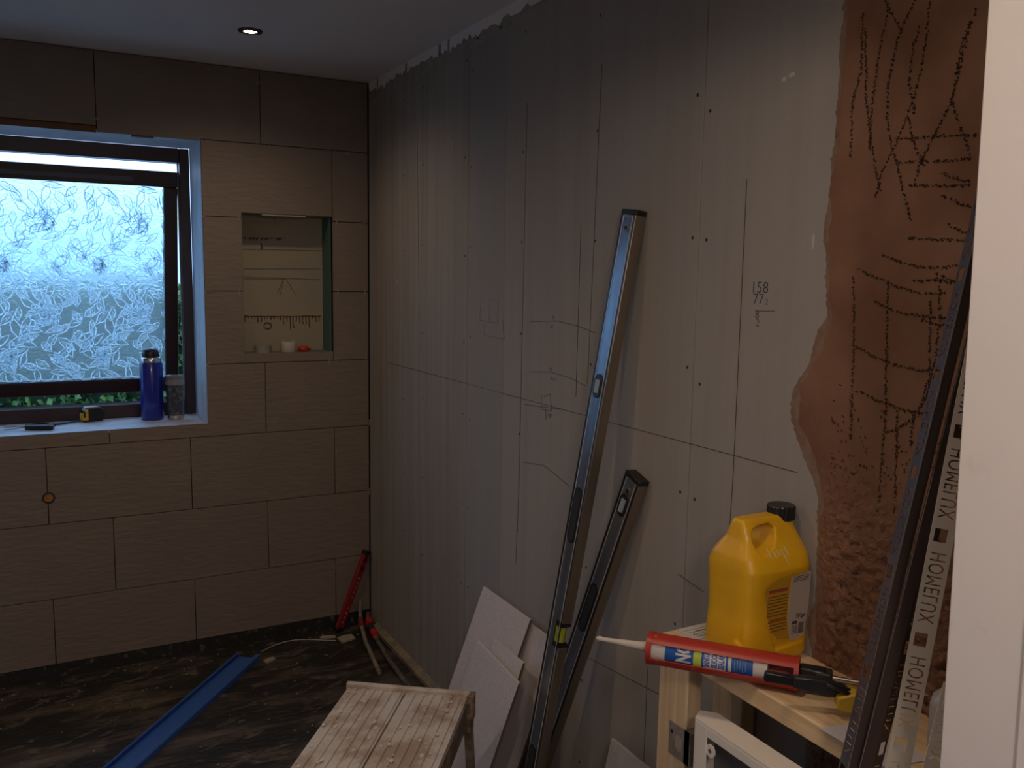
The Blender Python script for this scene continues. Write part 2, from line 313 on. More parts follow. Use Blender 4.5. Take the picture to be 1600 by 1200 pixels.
# ragged white paint cut-in along the ceiling line
cm = MB(); y = -.01; bot = []
while y > -2.2:
    bot.append((y, H - (.018 + .03*abs(noise.noise(Vector((y*3, 0, 0)))) + R.uniform(0, .022)))); y -= R.uniform(.012, .03)
for (a, za), (c, zc) in zip(bot[:-1], bot[1:]):
    if R.random() < .93: cm.prism([(a, H-.0002), (c, H-.0002), (c, zc), (a, za)], 0, -.0010, .0005)
cm.build('paint_smear', m_ceil, wr)
cm = MB()
for k in range(70):
    yy = -R.uniform(.02, 1.0)**1.4*1.6; zz = H-.035-R.uniform(0, .06)*(1.2 if yy > -.3 else .7); w = R.uniform(.006, .03)
    cm.prism([(yy, zz), (yy-w, zz+R.uniform(-.004, .01)), (yy-w*.9, zz+.014), (yy, zz+.010)], 0, -.0008, .0005)
cm.build('paint_smear', mat('thin_paint', (.33, .32, .31), .8), wr)
# plaster patch: displaced sheet with a ragged left edge
pb = bmesh.new(); edge = [(0, -2.600), (.9, -2.604), (1.05, -2.602), (1.205, -2.597), (1.275, -2.577), (1.343, -2.528), (1.405, -2.524), (1.472, -2.568), (1.546, -2.590), (1.664, -2.578), (1.78, -2.577), (1.9, -2.583), (2.12, -2.586), (2.5, -2.586)]
def edge_y(z):
    for (a, ya), (c, yc) in zip(edge[:-1], edge[1:]):
        if a <= z <= c: return ya+(yc-ya)*(z-a)/(c-a)
NY, NZ_ = 110, 340; z0 = .55; grid = []
for j in range(NZ_):
    z = z0+(H-.003-z0)*j/(NZ_-1); ey = edge_y(z)+.006*noise.noise(Vector((0, 0, z*40)))+.012*noise.noise(Vector((3, 0, z*12))); rr = []
    rough = min(1, max(0, (1.36-z)/.28)); rough = rough*rough*(3-2*rough)
    for i in range(NY):
        t = (i/(NY-1))**1.15; y = ey+(-3.16-ey)*t
        n1 = noise.noise(Vector((y*70, z*70, 1)))+.6*noise.noise(Vector((y*150, z*150, 5))); n2 = noise.noise(Vector((y*9, z*9, 3)))
        x = -.0012-.0012*min(1, t*25)-.0015*max(0, n2)-(rough*(.0045+.0075*n1)+.0005*n1)*min(1, t*14)
        rr.append(pb.verts.new((x if i else .001, y, z)))
    grid.append(rr)
for j in range(NZ_-1):
    for i in range(NY-1): pb.faces.new((grid[j][i], grid[j+1][i], grid[j+1][i+1], grid[j][i+1]))
t_ = MB(); t_.bm.free(); t_.bm = pb; t_.build('plaster_patch', m_plaster, wr, True)
# rub of plaster feathered over the board beside the patch
m_feather = mat('plaster_smear', (.27, .185, .135), .9, mix=(30, (.35, .6), (.22, .125, .08)), bump=(90, .5, .004))
fe = bmesh.new(); prev = None; zz = .60
while zz < H-.01:
    ey = edge_y(zz); w = .006+.030*max(0, noise.noise(Vector((7, 0, zz*9))))+.012*abs(noise.noise(Vector((2, 0, zz*60))))
    if 1.15 < zz < 1.55: w += .014*(1-abs(zz-1.35)/.2)
    cur = (fe.verts.new((-.0009, ey-.012, zz)), fe.verts.new((-.0007, ey+w*.5, zz)), fe.verts.new((.0002, ey+w, zz)))
    if prev:
        for i in (0, 1): fe.faces.new((prev[i], prev[i+1], cur[i+1], cur[i]))
    prev = cur; zz += .006
t_ = MB(); t_.bm.free(); t_.bm = fe; t_.build('plaster_smear', m_feather, wr, True)
# keying scratches: torn burrs thrown up along trowel scores
sb = MB()
def score(pts, w=.0026, dens=1.0):
    Q = []
    P3 = [Wp(*a) for a in pts]
    for a, c in zip(P3[:-1], P3[1:]):
        n = max(2, int((c-a).length/.006)); Q += [a.lerp(c, k/n) for k in range(n)]
    Q.append(P3[-1])
    for a, c in zip(Q[:-1], Q[1:]):
        d = (c-a).normalized(); s_ = Vector((0, -d.z, d.y))
        for _ in range(3):
            if R.random() > .9*dens: continue
            m_ = a.lerp(c, R.random())+s_*R.uniform(-1, 1)*w*.8; rr = w*R.uniform(.35, .9); h = R.uniform(.0015, .0045)
            pk = [m_+Vector((-.0030, 0, 0))+(d*math.cos(t)+s_*math.sin(t))*rr*R.uniform(.6, 1.3) for t in (0, 1.57, 3.14, 4.71)]
            top = sb.bm.verts.new(m_+Vector((-.003-h, 0, 0))+d*R.uniform(-.002, .002)); vv = [sb.bm.verts.new(q) for q in pk]
            for i in range(4): sb.bm.faces.new((vv[i], vv[(i+1) % 4], top))
for pth in [[(1393, 0), (1378, 70), (1365, 160), (1360, 235)], [(1432, 0), (1405, 60), (1390, 130), (1388, 190), (1394, 220), (1402, 250), (1414, 300), (1424, 340), (1428, 345)], [(1354, 45), (1356, 160), (1366, 240), (1375, 290), (1380, 300)],
            [(1455, 0), (1450, 60), (1437, 130), (1420, 180), (1402, 225), (1380, 270), (1370, 310)], [(1385, 0), (1400, 30), (1412, 50)], [(1432, 180), (1422, 130), (1430, 70), (1440, 40)], [(1420, 180), (1430, 225), (1445, 260)],
            [(1530, 10), (1515, 50), (1503, 100), (1488, 160), (1465, 205), (1440, 255), (1430, 290)], [(1488, 150), (1500, 190), (1512, 225), (1518, 250)], [(1520, 30), (1505, 70), (1495, 120)],
            [(1400, 218), (1440, 216), (1480, 212), (1526, 212)], [(1402, 256), (1440, 252), (1480, 252), (1520, 248)], [(1420, 290), (1460, 290), (1520, 290)], [(1472, 270), (1500, 280), (1520, 284)], [(1474, 305), (1500, 317), (1520, 325)], [(1420, 372), (1460, 374), (1516, 376)], [(1482, 350), (1515, 366)],
            [(1380, 398), (1410, 410), (1440, 418), (1480, 418), (1512, 412)], [(1342, 420), (1380, 438), (1410, 450), (1440, 458), (1480, 458)], [(1430, 440), (1470, 436), (1506, 450)], [(1462, 425), (1490, 440), (1508, 448)], [(1365, 470), (1400, 486), (1440, 494), (1500, 498)],
            [(1338, 541), (1370, 558), (1400, 570), (1440, 578), (1484, 578)], [(1390, 440), (1388, 500), (1387, 560), (1386, 640), (1380, 720), (1374, 800)], [(1456, 470), (1455, 540), (1453, 620)], [(1470, 440), (1470, 500), (1464, 560), (1450, 620), (1430, 650)],
            [(1340, 610), (1380, 628), (1420, 642), (1465, 648)], [(1335, 430), (1337, 500), (1335, 570), (1331, 690)], [(1494, 470), (1490, 520), (1486, 550)], [(1440, 500), (1480, 508), (1502, 520)], [(1450, 600), (1436, 650), (1400, 672), (1385, 676)], [(1404, 640), (1402, 720), (1400, 800)], [(1430, 640), (1424, 700)], [(1350, 20), (1348, 110), (1334, 160), (1331, 250)]]:
    score(pth)
for k in range(1500):
    x = R.uniform(1300, 1500); y = 600+500*R.random()**.55
    if noise.noise(Vector((x*.02, y*.02, 9))) < -.15: continue
    q = Wp(x, y)
    if q.y > edge_y(min(2.4, q.z))-.015 or q.z < .89: continue
    score([(x, y), (x+R.uniform(-3, 3), y+R.uniform(1, 5))], .0014, .7)
tag(sb.build('scratch_burrs', m_burr, wr), kind='stuff')

# other walls, ceiling, floor
m_plain = mat('bare_plaster_wall', (.42, .37, .32), .9)
tag(MB().box((XL-.12, -5.2, 0), (XL, .30, H)).build('wall_left', m_plain), kind='structure')
ce = tag(MB().box((XL-.12, -5.2, H), (.12, .30, H+.1)).build('ceiling', m_ceil), kind='structure')
fl = tag(MB().box((XL-.12, -5.2, -.08), (.12, .30, 0)).build('floor', m_floorm), kind='structure')
wf = MB(); JX = -.425
wf.box((-.365, -3.27, 0), (.0135, -3.15, H)); wf.box((XL, -3.27, 0), (-1.42, -3.15, H)); wf.box((-1.42, -3.27, 2.04), (-.365, -3.15, H))
wf = tag(wf.build('wall_front', m_plain), kind='structure')
tag(MB().box((XL-.12, -5.3, 0), (.12, -5.2, H)).build('wall_hall', m_plain), kind='structure')
# door lining, very slightly out of plumb
dl = MB()
pts = [(-.4328, 2.05), (-.37, 2.05), (-.36, 0.0), (-.3774, 0.0)]
dl.prism([(a, b_) for a, b_ in pts], 1, -3.29, -3.1495)
dl = tag(dl.build('door_1', m_white, bevel=.002), kind='structure')
MB().prism([(-.4378, 2.03), (-.39, 2.03), (-.365, .05), (-.3844, .05)], 1, -3.289, -3.238).build('door_stop', m_white, dl, bevel=.003)
# dark painted strip at the foot of the tiled wall
m_up = mat('tanking_upstand', (.020, .019, .018), .5, bump=(40, .6, .006), mix=(30, (.58, .68), (.15, .14, .12)))
tag(MB().box((XL, .0, 0), (-.004, .012, .0565)).build('baseboard_back', m_up), kind='structure')

# ------------------------------------------------------------------ window
win = tag(bpy.data.objects.new('window_1', None), kind='structure'); COL.objects.link(win); win.location = (-1.35, .30, WZ[0])
def wpart(mb, name, m, parent=None, **k):
    ob = mb.build(name, m, None, **k); ob.parent = parent or win
    if not parent: ob.matrix_parent_inverse = Matrix.Translation(-Vector(win.location))
    return ob
XFL = -1.96
fr = MB(); y0, y1 = .30, .37
fr.box((-.744, y0, WZ[0]), (-.7025, y1, WZ[1])); fr.box((XFL-.05, y0, WZ[0]), (XFL, y1, WZ[1])); fr.box((XFL, y0, 2.072), (-.744, y1, WZ[1])); fr.box((XFL, y0, WZ[0]), (-.744, y1+.03, 1.040))
wpart(fr, 'frame', m_frame, bevel=.003)
wpart(MB().box((-.748, .338, 1.04), (-.744, .35, 2.072)), 'weather_seal', mat('grey_seal', (.25, .26, .28), .5))
ang = math.asin(.17/.985)
SM = Matrix.Translation((0, .335, 2.034)) @ Matrix.Rotation(ang, 4, 'X')   # sash hangs from its top edge and swings outward
SM = Matrix.Translation((0, .335, 2.034)) @ Matrix.Rotation(ang, 4, 'X')
SW0, SW1 = XFL+.01, -.7475; SH = .985
s_ = MB()
s_.box((SW0, 0, -.066), (SW1, .045, 0), SM); s_.box((SW0, 0, -SH), (SW1, .045, -SH+.062), SM); s_.box((SW1-.056, 0, -SH+.062), (SW1, .045, -.066), SM); s_.box((SW0, 0, -SH+.062), (SW0+.056, .045, -.066), SM)
sash = wpart(s_, 'sash', m_frame, bevel=.003)
wpart(MB().box((-1.75, -.0045, -.047), (-.925, -.0002, -.029), SM), 'trickle_vent', mat('vent_grey', (.10, .10, .11), .5), sash)
wpart(MB().box((SW1-.0565, -.001, -SH+.060), (SW1-.053, .02, -.064), SM).box((SW0+.056, -.001, -SH+.0600), (SW1-.053, .02, -SH+.066), SM), 'glazing_bead', mat('bead_dark', (.05, .06, .07), .4), sash)
# patterned glass: sheet with embossed leaves
def glass_mat(name, rough, tl, tint, bs):
    m = bpy.data.materials.new(name); m.use_nodes = True; n = m.node_tree; n.nodes.clear()
    out = n.nodes.new('ShaderNodeOutputMaterial'); rf = n.nodes.new('ShaderNodeBsdfRefraction'); rf.inputs['Roughness'].default_value = rough; rf.inputs['IOR'].default_value = 1.18; rf.inputs['Color'].default_value = (*tint, 1)
    t = n.nodes.new('ShaderNodeBsdfTranslucent'); t.inputs[0].default_value = (*tint, 1); mx = n.nodes.new('ShaderNodeMixShader'); mx.inputs[0].default_value = tl
    gl = n.nodes.new('ShaderNodeBsdfGlossy'); gl.inputs['Roughness'].default_value = .15; m2 = n.nodes.new('ShaderNodeMixShader'); m2.inputs[0].default_value = .05
    tcn = n.nodes.new('ShaderNodeTexCoord'); v = n.nodes.new('ShaderNodeTexNoise'); v.inputs['Scale'].default_value = 26; v.inputs['Distortion'].default_value = 2.0; v.inputs['Detail'].default_value = 2
    n.links.new(tcn.outputs['Object'], v.inputs[0]); bn = n.nodes.new('ShaderNodeBump'); bn.inputs['Strength'].default_value = bs; bn.inputs['Distance'].default_value = .01; n.links.new(v.outputs[0], bn.inputs['Height'])
    for nd in (rf, t, gl): n.links.new(bn.outputs[0], nd.inputs['Normal'])
    n.links.new(rf.outputs[0], mx.inputs[1]); n.links.new(t.outputs[0], mx.inputs[2]); n.links.new(mx.outputs[0], m2.inputs[1]); n.links.new(gl.outputs[0], m2.inputs[2]); n.links.new(m2.outputs[0], out.inputs[0])
    return m
m_glass = glass_mat('obscured_glass', .55, .15, (.62, .88, 1.0), .8)
m_leafg = glass_mat('embossed_glass', .15, .95, (.92, .98, 1.0), .4)
pane = wpart(MB().quad(SM @ Vector((SW0+.05, .018, -SH+.06)), SM @ Vector((SW1-.052, .018, -SH+.06)), SM @ Vector((SW1-.052, .018, -.062)), SM @ Vector((SW0+.05, .018, -.062))), 'pane', m_glass, sash)
lv = MB()
def leaf(cx, cz, L, Wd, a, veins=True):
    ca, sa = math.cos(a), math.sin(a)
    def T(u, v): return SM @ Vector((min(SW1-.058, max(SW0+.06, cx+u*ca-v*sa)), .0165, min(-.07, max(-SH+.066, cz+u*sa+v*ca))))
    n = 7
    for s in (-1, 1):
        lv.tube([T(L*k/n, s*Wd*math.sin(math.pi*(k/n)**.85)**1.25*(1+.35*(R.random()-.5))) for k in range(n+1)], [.0007+.0031*math.sin(math.pi*k/n)**.5*R.uniform(.45, 1) if 0 < k < n else .0004 for k in range(n+1)], 4, False)
    if veins:
        lv.tube([T(L*.08, 0), T(L*.5, Wd*.08), T(L*.92, 0)], [.0004, .0008, .0003], 4, False)
        for k in (.18, .32, .46, .60):
            for s in (-1, 1):
                if R.random() < .6: lv.tube([T(L*k, s*Wd*.08), T(L*(k+.12), s*Wd*.30), T(L*(k+.26), s*Wd*.45)], [.0005, .0013, .0004], 4, False)
pat = []
for k in range(80):
    pat.append(((k % 9)*.040+R.uniform(-.02, .02), (k//9)*.045+R.uniform(-.02, .02), R.uniform(.055, .10), R.uniform(.011, .018), -math.pi/2+R.choice([-1, 1])*abs(R.gauss(.75, .4)), R.random() < .7))
for bx in (.08, .26):
    for a in (-1.2, -.6, 0, .6, 1.2): pat.append((bx+a*.028, .31-(bx > .1)*.17-abs(a)*-.006, .080, .015, -math.pi/2+a*.8, a == 0))
for ix in range(-1, 4):
    for iz in range(-1, 4):
        for (u, v, L, Wd, a, ve) in pat:
            x = SW1-.06-ix*.36-u; z = -SH+.066+iz*.40+v
            if SW0+.06 < x < SW1-.06 and -SH+.07 < z < -.07: leaf(x, z, L, Wd, a, ve)
tag(wpart(lv, 'leaf_relief', m_leafg, pane), kind='stuff')
# window stay
wpart(MB().tube([(-.752, .345, 1.05), (-.757, .44, 1.062)], .004, 6), 'friction_stay', m_silver)

# ------------------------------------------------------------------ outside
def leafy(name, x0, x1, y0, y1, z0, z1, n, m, label):
    mb = MB()
    for k in range(n):
        side = R.random(); x = R.uniform(x0, x1); z = R.uniform(z0, z1); y = y0+abs(R.gauss(0, .05))
        if side < .25: z = z1+R.uniform(-.05, .06); y = R.uniform(y0, y1)
        s = R.uniform(.016, .034); d = Vector((R.uniform(-1, 1), R.uniform(-1, .2), R.uniform(-.8, 1))).normalized(); a = d.orthogonal().normalized(); a = a*math.cos(k)+d.cross(a)*math.sin(k); c = d.cross(a)
        p = Vector((x, y, z)); mb.quad(p-a*s, p+c*s*.55, p+a*s, p-c*s*.55)
    e = thing(name, label, 'hedge', Matrix.Translation(((x0+x1)/2, (y0+y1)/2, z0)))
    f = mb.build('foliage', m); f.parent = e; f.matrix_parent_inverse = e.matrix_world.inverted(); tag(f, kind='stuff')
    c = MB().box((x0, y0+.06, z0-.5), (x1, y1, z1-.03)).build('hedge_core', mat('hedge_dark', (.015, .04, .012), .9)); c.parent = e; c.matrix_parent_inverse = e.matrix_world.inverted()
m_leaf = mat('hedge_leaf', (.045, .13, .03), .45, mix=(9, (.4, .6), (.10, .22, .05)))
leafy('garden_hedge', -3.4, 1.3, 1.45, 2.1, -.2, 1.46, 26000, m_leaf, 'dark green leafy hedge outside, seen through the gaps around the open window sash')
tag(MB().box((-6, .9, -.8), (4, 9, -.7)).build('ground', mat('garden_ground', (.03, .045, .02), .9)), kind='structure')

# ------------------------------------------------------------------ ceiling lamps
for i, (x, y, pw, sz_) in enumerate(LAMPS):
    e = thing('downlight', ['lit recessed downlight with dark chrome ring in the ceiling near the tiled wall', 'lit recessed downlight in the ceiling above the doorway end, out of the picture', 'lit recessed downlight in the ceiling at the left of the room, out of the picture'][i], 'ceiling light', Matrix.Translation((x, y, H)), None)
    MB().lathe([(.024, .0), (.026, -.006), (.040, -.004), (.042, .0)], 32, cap=False).build('trim_ring', mat('dark_chrome', (.10, .09, .085), .25, 1), e, True)
    MB().lathe([(.0, -.0035), (.016, -.0045), (.022, -.002), (.024, 0)], 24, cap=False).build('bulb', mat('lit_bulb', (1, 1, 1), .5, emit=((1.0, .86, .74), 14)), e, True)

# ------------------------------------------------------------------ spirit levels
def level(foot, top, L, label, label_txt, vials, slots, notch, body=(m_alu, m_web)):
    d = Vector(top)-Vector(foot); M = frame(foot, d, (-1, 0, 0))        # local x: away from the wall, y: toward the doorway side (-Y), z along
    e = thing('spirit_level', label, 'spirit level', M, 'spirit levels leaning on the plasterboard')
    a, b_ = .030, .0145   # half depth (y), half thickness (x)
    ys = 1 if (M.to_3x3() @ Vector((0, 1, 0))).y < 0 else -1      # ys*y points to the camera side edge
    out = [(-a, .012), (-a, L-.012), (a, L-.012)]
    if notch:
        out += [(a, notch+.034), (a-.006, notch+.034), (a-.022, notch+.022), (a-.022, notch-.022), (a-.006, notch-.034), (a, notch-.034)]
    out += [(a, .012)]
    MB().prism([(y*ys, z) for y, z in out], 0, -b_, b_).build('body', body[0], e, bevel=.0012)
    MB().box((b_-.001, -.019, .02), (b_+.0004, .019, L-.02)).build('web', body[1], e)
    MB().box((b_-.001, -a+.0005, .014), (b_+.0009, -.0225, L-.014)).box((b_-.001, (.0225 if not notch else .0225), .014), (b_+.0009, a-.0005 if not notch else .0245, L-.014)).build('rail', m_black, e)
    MB().box((b_, -.0205, .016), (b_+.0014, -.0185, L-.016)).box((b_, .0185, .016), (b_+.0014, .0205, L-.016)).build('highlight_rib', mat('pale_rib', (.62, .62, .62), .35, .5), e)
    for z0_, z1_ in ((0, .014), (L-.014, L)):
        MB().box((-b_-.0015, -a-.0015, z0_), (b_+.0015, a+.0015, z1_)).build('end_cap', m_black, e, bevel=.003)
    for z in vials:
        q = MB(); q.prism(slot_pts(.036, .062, cy=z), 0, b_, b_+.003); r_ = q.build('vial_ring', m_black, e, bevel=.001)
        MB().tube([(b_+.002, 0, z-.017), (b_+.002, 0, z+.017)], .0085, 12).build('vial', m_clearvial, r_, True)
    for z in slots:
        q = MB(); q.prism(slot_pts(.036, .150, cy=z), 0, b_, b_+.0028); r_ = q.build('hand_hole', m_black, e, bevel=.001)
        q = MB(); q.prism(slot_pts(.024, .136, cy=z), 0, b_+.0028, b_+.0034); q.build('hole_liner', m_rubber, r_)
    if notch:
        r_ = MB().box((-.012, (a-.028)*ys, notch-.036), (.0160, (a-.0145)*ys, notch+.036)).box((-.014, (a-.015)*ys, notch+.024), (.0158, (a-.001)*ys, notch+.035)).box((-.014, (a-.015)*ys, notch-.035), (.0158, (a-.001)*ys, notch-.024)).build('vial_housing', m_black, e)
        MB().tube([(0.002, (a-.0130)*ys, notch-.021), (.002, (a-.0130)*ys, notch+.021)], .0095, 12).build('vial', m_vial, r_, True)
        MB().box((b_-.001, (a-.0225)*ys, notch-.021), (b_+.0020, (a-.0145)*ys, notch+.021)).build('vial_window', m_vial, r_)
    # end hang hole
    q = MB(); q.prism(disc_pts(.009, 16, cy=L-.045), 0, b_, b_+.0022); rg = q.build('hang_hole_ring', m_alu, e)
    q = MB(); q.prism(disc_pts(.0055, 12, cy=L-.045), 0, b_, b_+.0028); q.build('hang_hole', m_black, rg)
    return e
level((-.215, -1.815, .0), (-.0175, -1.990, 1.785), 1.80, 'long aluminium spirit level leaning on the wall, the taller of two', '', [1.80-.44, .18], [1.80-.78, .30], .70)
level((-.125, -1.660, .0), (-.0185, -2.046, 1.145), 1.20, 'shorter aluminium spirit level leaning on the wall right of the tall one', '', [1.20-.085], [1.20-.40, .30], None)

# red torpedo level in the corner
M = frame((-.178, -.060, .002), Vector((-.022, -.024, .352))-Vector((-.178, -.060, .002)), (.35, -1, .1))
e = thing('spirit_level', 'short red spirit level leaning in the corner beside the tiled wall', 'spirit level', M)
m_red = mat('red_level', (.24, .012, .018), .45, mix=(60, (.66, .75), (.42, .30, .22)))
LR = .385
MB().prism([(-.017, .006), (-.017, LR-.006), (.017, LR-.006), (.017, .24), (.011, .225), (.017, .21), (.017, .006)], 0, -.010, .010).build('body', m_red, e, bevel=.002)
for z in (.012, LR-.012): MB().box((-.0115, -.0185, z-.010), (.0115, .0185, z+.010)).build('end_cap', m_black, e, bevel=.003)
for z, r_ in ((LR-.045, .010), (LR-.085, .010), (LR-.028, .006)):
    q = MB(); q.prism(disc_pts(r_, 16, cy=z), 0, .010, .0118); q.build('vial_hole', m_black, e)
lt = MB()
for k in range(9): z = LR-.13-k*.022+(-.03 if k > 4 else 0); lt.box((.010, -.005+.002*(k % 2), z-.006), (.0108, .006, z+.004))
tag(lt.build('worn_lettering', mat('worn_pale_print', (.40, .28, .20), .6, mix=(200, (.4, .6), (.30, .04, .04))), e), kind='stuff')

# ------------------------------------------------------------------ leaning tiles
m_lt = mat('pale_tile_back', (.62, .56, .54), .7, bump=(150, .15, .002), mix=(120, (.4, .6), (.54, .49, .47)))
m_ledge = mat('tile_edge', (.13, .10, .085), .7)
def slab(corners, th, label, m=m_lt):
    """corners on the room face: top-left, top-right, bottom-right, bottom-left"""
    TL, TR, BR, BL = [Vector(c) for c in corners]; n_ = (TR-TL).cross(BL-TL).normalized()
    if n_.x > 0: n_ = -n_
    org = (BL+BR)/2; e = thing('loose_tile', label, 'tile', Matrix.Translation(org), 'spare tiles leaning on the wall')
    F = [c-org for c in (TL, TR, BR, BL)]; Bk = [c-n_*th for c in F]
    mb = MB(); v = [mb.bm.verts.new(c) for c in F+Bk]
    for f in ((0, 1, 2, 3), (7, 6, 5, 4), (0, 4, 5, 1), (1, 5, 6, 2), (2, 6, 7, 3), (3, 7, 4, 0)): mb.bm.faces.new([v[i] for i in f])
    mb.build('face', m, e, bevel=.0012)
    i0 = F[1]+(F[1]-F[0]).normalized()*.0006; i1 = F[2]+(F[1]-F[0]).normalized()*.0006
    q = MB(); q.bm.faces.new([q.bm.verts.new(c) for c in (i0-n_*.001, i0-n_*(th-.001), i1-n_*(th-.001), i1-n_*.001)]); q.build('raw_edge', m_ledge, e)
    return e
slab([(-.0225, -1.250, .560), (-.0225, -1.690, .560), (-.150, -1.600, .004), (-.150, -1.160, .004)], .009, 'wide pale tile leaning on the wall behind the other loose tiles')
slab([(-.034, -1.232, .582), (-.034, -1.548, .582), (-.200, -1.470, .004), (-.200, -1.154, .004)], .010, 'tall pale tile leaning on the wall behind the step stool, middle of the stack')
def leaning(tl, tr, xl, xr, off, label, th):
    a, b_ = on(*tl, 0, xl), on(*tr, 0, xr); z = (a.z+b_.z)/2
    slab([(a.x, a.y, z), (b_.x, b_.y, z), (b_.x+off[0], b_.y+off[1], .004), (a.x+off[0], a.y+off[1], .004)], th, label)
leaning((772, 1002), (817, 1033), -.106, -.106, (-.130, .072), 'narrow tile just behind the front one in the leaning stack, only its edge showing', .010)
leaning((745, 1005), (810, 1062), -.128, -.150, (-.130, .060), 'short pale tile at the front of the leaning stack, cut lower than the rest', .010)
q = on(955, 1153, 0, -.05)
slab([(-.05, -2.008, .434), (-.05, -2.300, .434), (-.13, -2.300, .004), (-.13, -1.990, .004)], .009, 'glossy veined tile offcut leaning right of the spirit levels', mat('glossy_offcut', (.36, .33, .32), .25, mix=(7, (.45, .6), (.46, .43, .41))))

# ------------------------------------------------------------------ step platform (hop-up)
a_ = Vector((-.60, -.80, 0)).normalized(); w_ = Vector((.80, -.60, 0)); far = Vector((-.570, -1.452, .45)); 
M = Matrix(((w_.x, a_.x, 0, far.x), (w_.y, a_.y, 0, far.y), (0, 0, 1, 0), (0, 0, 0, 1)))
e = thing('step_stool', 'paint splattered white folding step stool with ribbed wooden top in the foreground', 'step stool', M)
m_step = mat('splattered_white_boards', (.55, .50, .45), .8, bump=(45, .4, .004, 7), mix=(8, (.45, .60), (.36, .28, .22)), mix2=(38, (.60, .70), (.72, .58, .46)))
m_stepd = mat('stained_old_wood', (.16, .105, .07), .8, bump=(40, .4, .004), mix=(14, (.45, .6), (.30, .22, .16)))
SWD = .345; SL = .62
for x0, x1 in ((0, .166), (.171, SWD)):
    pf = [(x0, .428), (x0, .447)]; x = x0+.014
    while x < x1-.022: pf += [(x, .446), (x+.002, .4495), (x+.014, .4495), (x+.016, .446)]; x += .026
    pf += [(x1, .447), (x1, .428)]
    MB().prism(pf, 1, .012, SL).build('top_board', m_step, e)
MB().box((-.006, -.004, .425), (SWD+.006, .014, .460)).build('end_lip', m_step, e, bevel=.003)
MB().box((-.006, -.004, .36), (SWD+.006, .010, .424)).build('apron', m_stepd, e)
MB().box((SWD-.020, .010, .36), (SWD, SL, .427)).box((0, .010, .36), (.020, SL, .427)).build('side_rail', m_stepd, e)
MB().box((SWD+.0005, -.012, .385), (SWD+.020, .022, .456)).box((SWD+.0005, -.030, .34), (SWD+.012, .012, .386)).build('hinge_bracket', mat('rusty_bracket', (.10, .06, .04), .7, mix=(30, (.4, .6), (.28, .20, .14))), e, bevel=.002)
for x0 in (-.004, SWD-.010):
    MB().prism([(-.006, .44), (.032, .44), (-.085, 0), (-.125, 0)], 0, x0, x0+.020).build('leg', m_stepd, e, bevel=.002)
    MB().prism([(SL-.05, .43), (SL-.01, .43), (SL+.06, 0), (SL+.02, 0)], 0, x0, x0+.020).build('leg', m_stepd, e, bevel=.002)
MB().box((0, -.080, .14), (SWD, -.066, .17)).build('crossbar', m_stepd, e)
sp_ = MB()
for k in range(90):
    x = R.uniform(.005, SWD-.005); y = R.uniform(.02, SL); r_ = R.uniform(.0015, .006); sp_.prism([(x+r_*math.cos(t)*R.uniform(.6, 1.2), y+1.6*r_*math.sin(t)*R.uniform(.6, 1.2)) for t in (0, 1, 2, 3, 4, 5)], 2, .4495, .4512)
tag(sp_.build('plaster_splatter', mat('splatter', (.62, .55, .47), .8), e), kind='stuff')

# ------------------------------------------------------------------ blue channel
p0 = Vector((-.634, -.123, 0)); p1 = Vector((-.559, -.18, 0)); ax = (Vector((-1.169, -.783, 0))-p0).normalized(); cw = Vector((-ax.y, ax.x, 0)); cw = cw if cw.dot(p1-p0) > 0 else -cw
M = Matrix(((cw.x, ax.x, 0, p0.x), (cw.y, ax.y, 0, p0.y), (0, 0, 1, .0), (0, 0, 0, 1)))
e = thing('plastic_channel', 'long blue plastic channel with turned-up edges lying on the floor', 'plastic channel', M)
m_blue = mat('blue_plastic', (.040, .125, .42), .45, bump=(20, .1, .003), mix=(6, (.62, .75), (.22, .17, .14)), stretch=(1, .6, 1))
WB = .104
ch = [(0, .001), (0, .020), (.006, .024), (.012, .024), (.012, .021), (.007, .019), (.005, .005), (WB-.007, .005), (WB-.009, .019), (WB-.014, .021), (WB-.014, .024), (WB-.004, .024), (WB, .020), (WB, .001)]
MB().prism(ch, 1, 0, 1.25).build('channel', m_blue, e)
MB().prism([(.018, .0049), (.021, .0085), (.024, .0049)], 1, 0, 1.25).prism([(WB-.026, .0049), (WB-.023, .0085), (WB-.020, .0049)], 1, 0, 1.25).build('raised_rib', m_blue, e)

# ------------------------------------------------------------------ floor clutter in the corner
m_cream = mat('cream_timber', (.30, .25, .18), .8, bump=(40, .4, .004), mix=(20, (.4, .6), (.18, .15, .11)))
tag(MB().prism([(-.001, .003), (-.030, .003), (-.030, .020), (-.001, .030)], 1, -1.15, -.10).build('wall_batten', m_cream), 'dusty cream timber batten along the foot of the right wall', 'batten')
e = thing('pipe_run', 'old grey water pipe with bright red tape bands in the corner on the floor', 'pipe', Matrix.Translation((-.07, -.25, 0)))
def rel(pts, o_): return [Vector(p)-Vector(o_) for p in pts]
PO = (-.07, -.25, 0); pA = [(-.030, -.05, .06), (-.045, -.10, .045), (-.060, -.22, .030), (-.085, -.45, .022), (-.10, -.75, .018)]
MB().tube(rel(pA, PO), .010, 10).build('pipe', mat('dirty_grey_pipe', (.16, .14, .12), .6, mix=(40, (.4, .6), (.06, .05, .045))), e, True)
for a, c in (((-.0425, -.092, .047), (-.050, -.135, .041)), ((-.057, -.195, .033), (-.062, -.245, .030))):
    MB().tube(rel([a, c], PO), .0155, 12).build('red_collar', mat('red_collar', (.50, .02, .015), .4), e, True)
MB().tube(rel([(-.051, -.14, .041), (-.056, -.19, .034)], PO), .0135, 12).build('black_coupling', m_rubber, e, True)
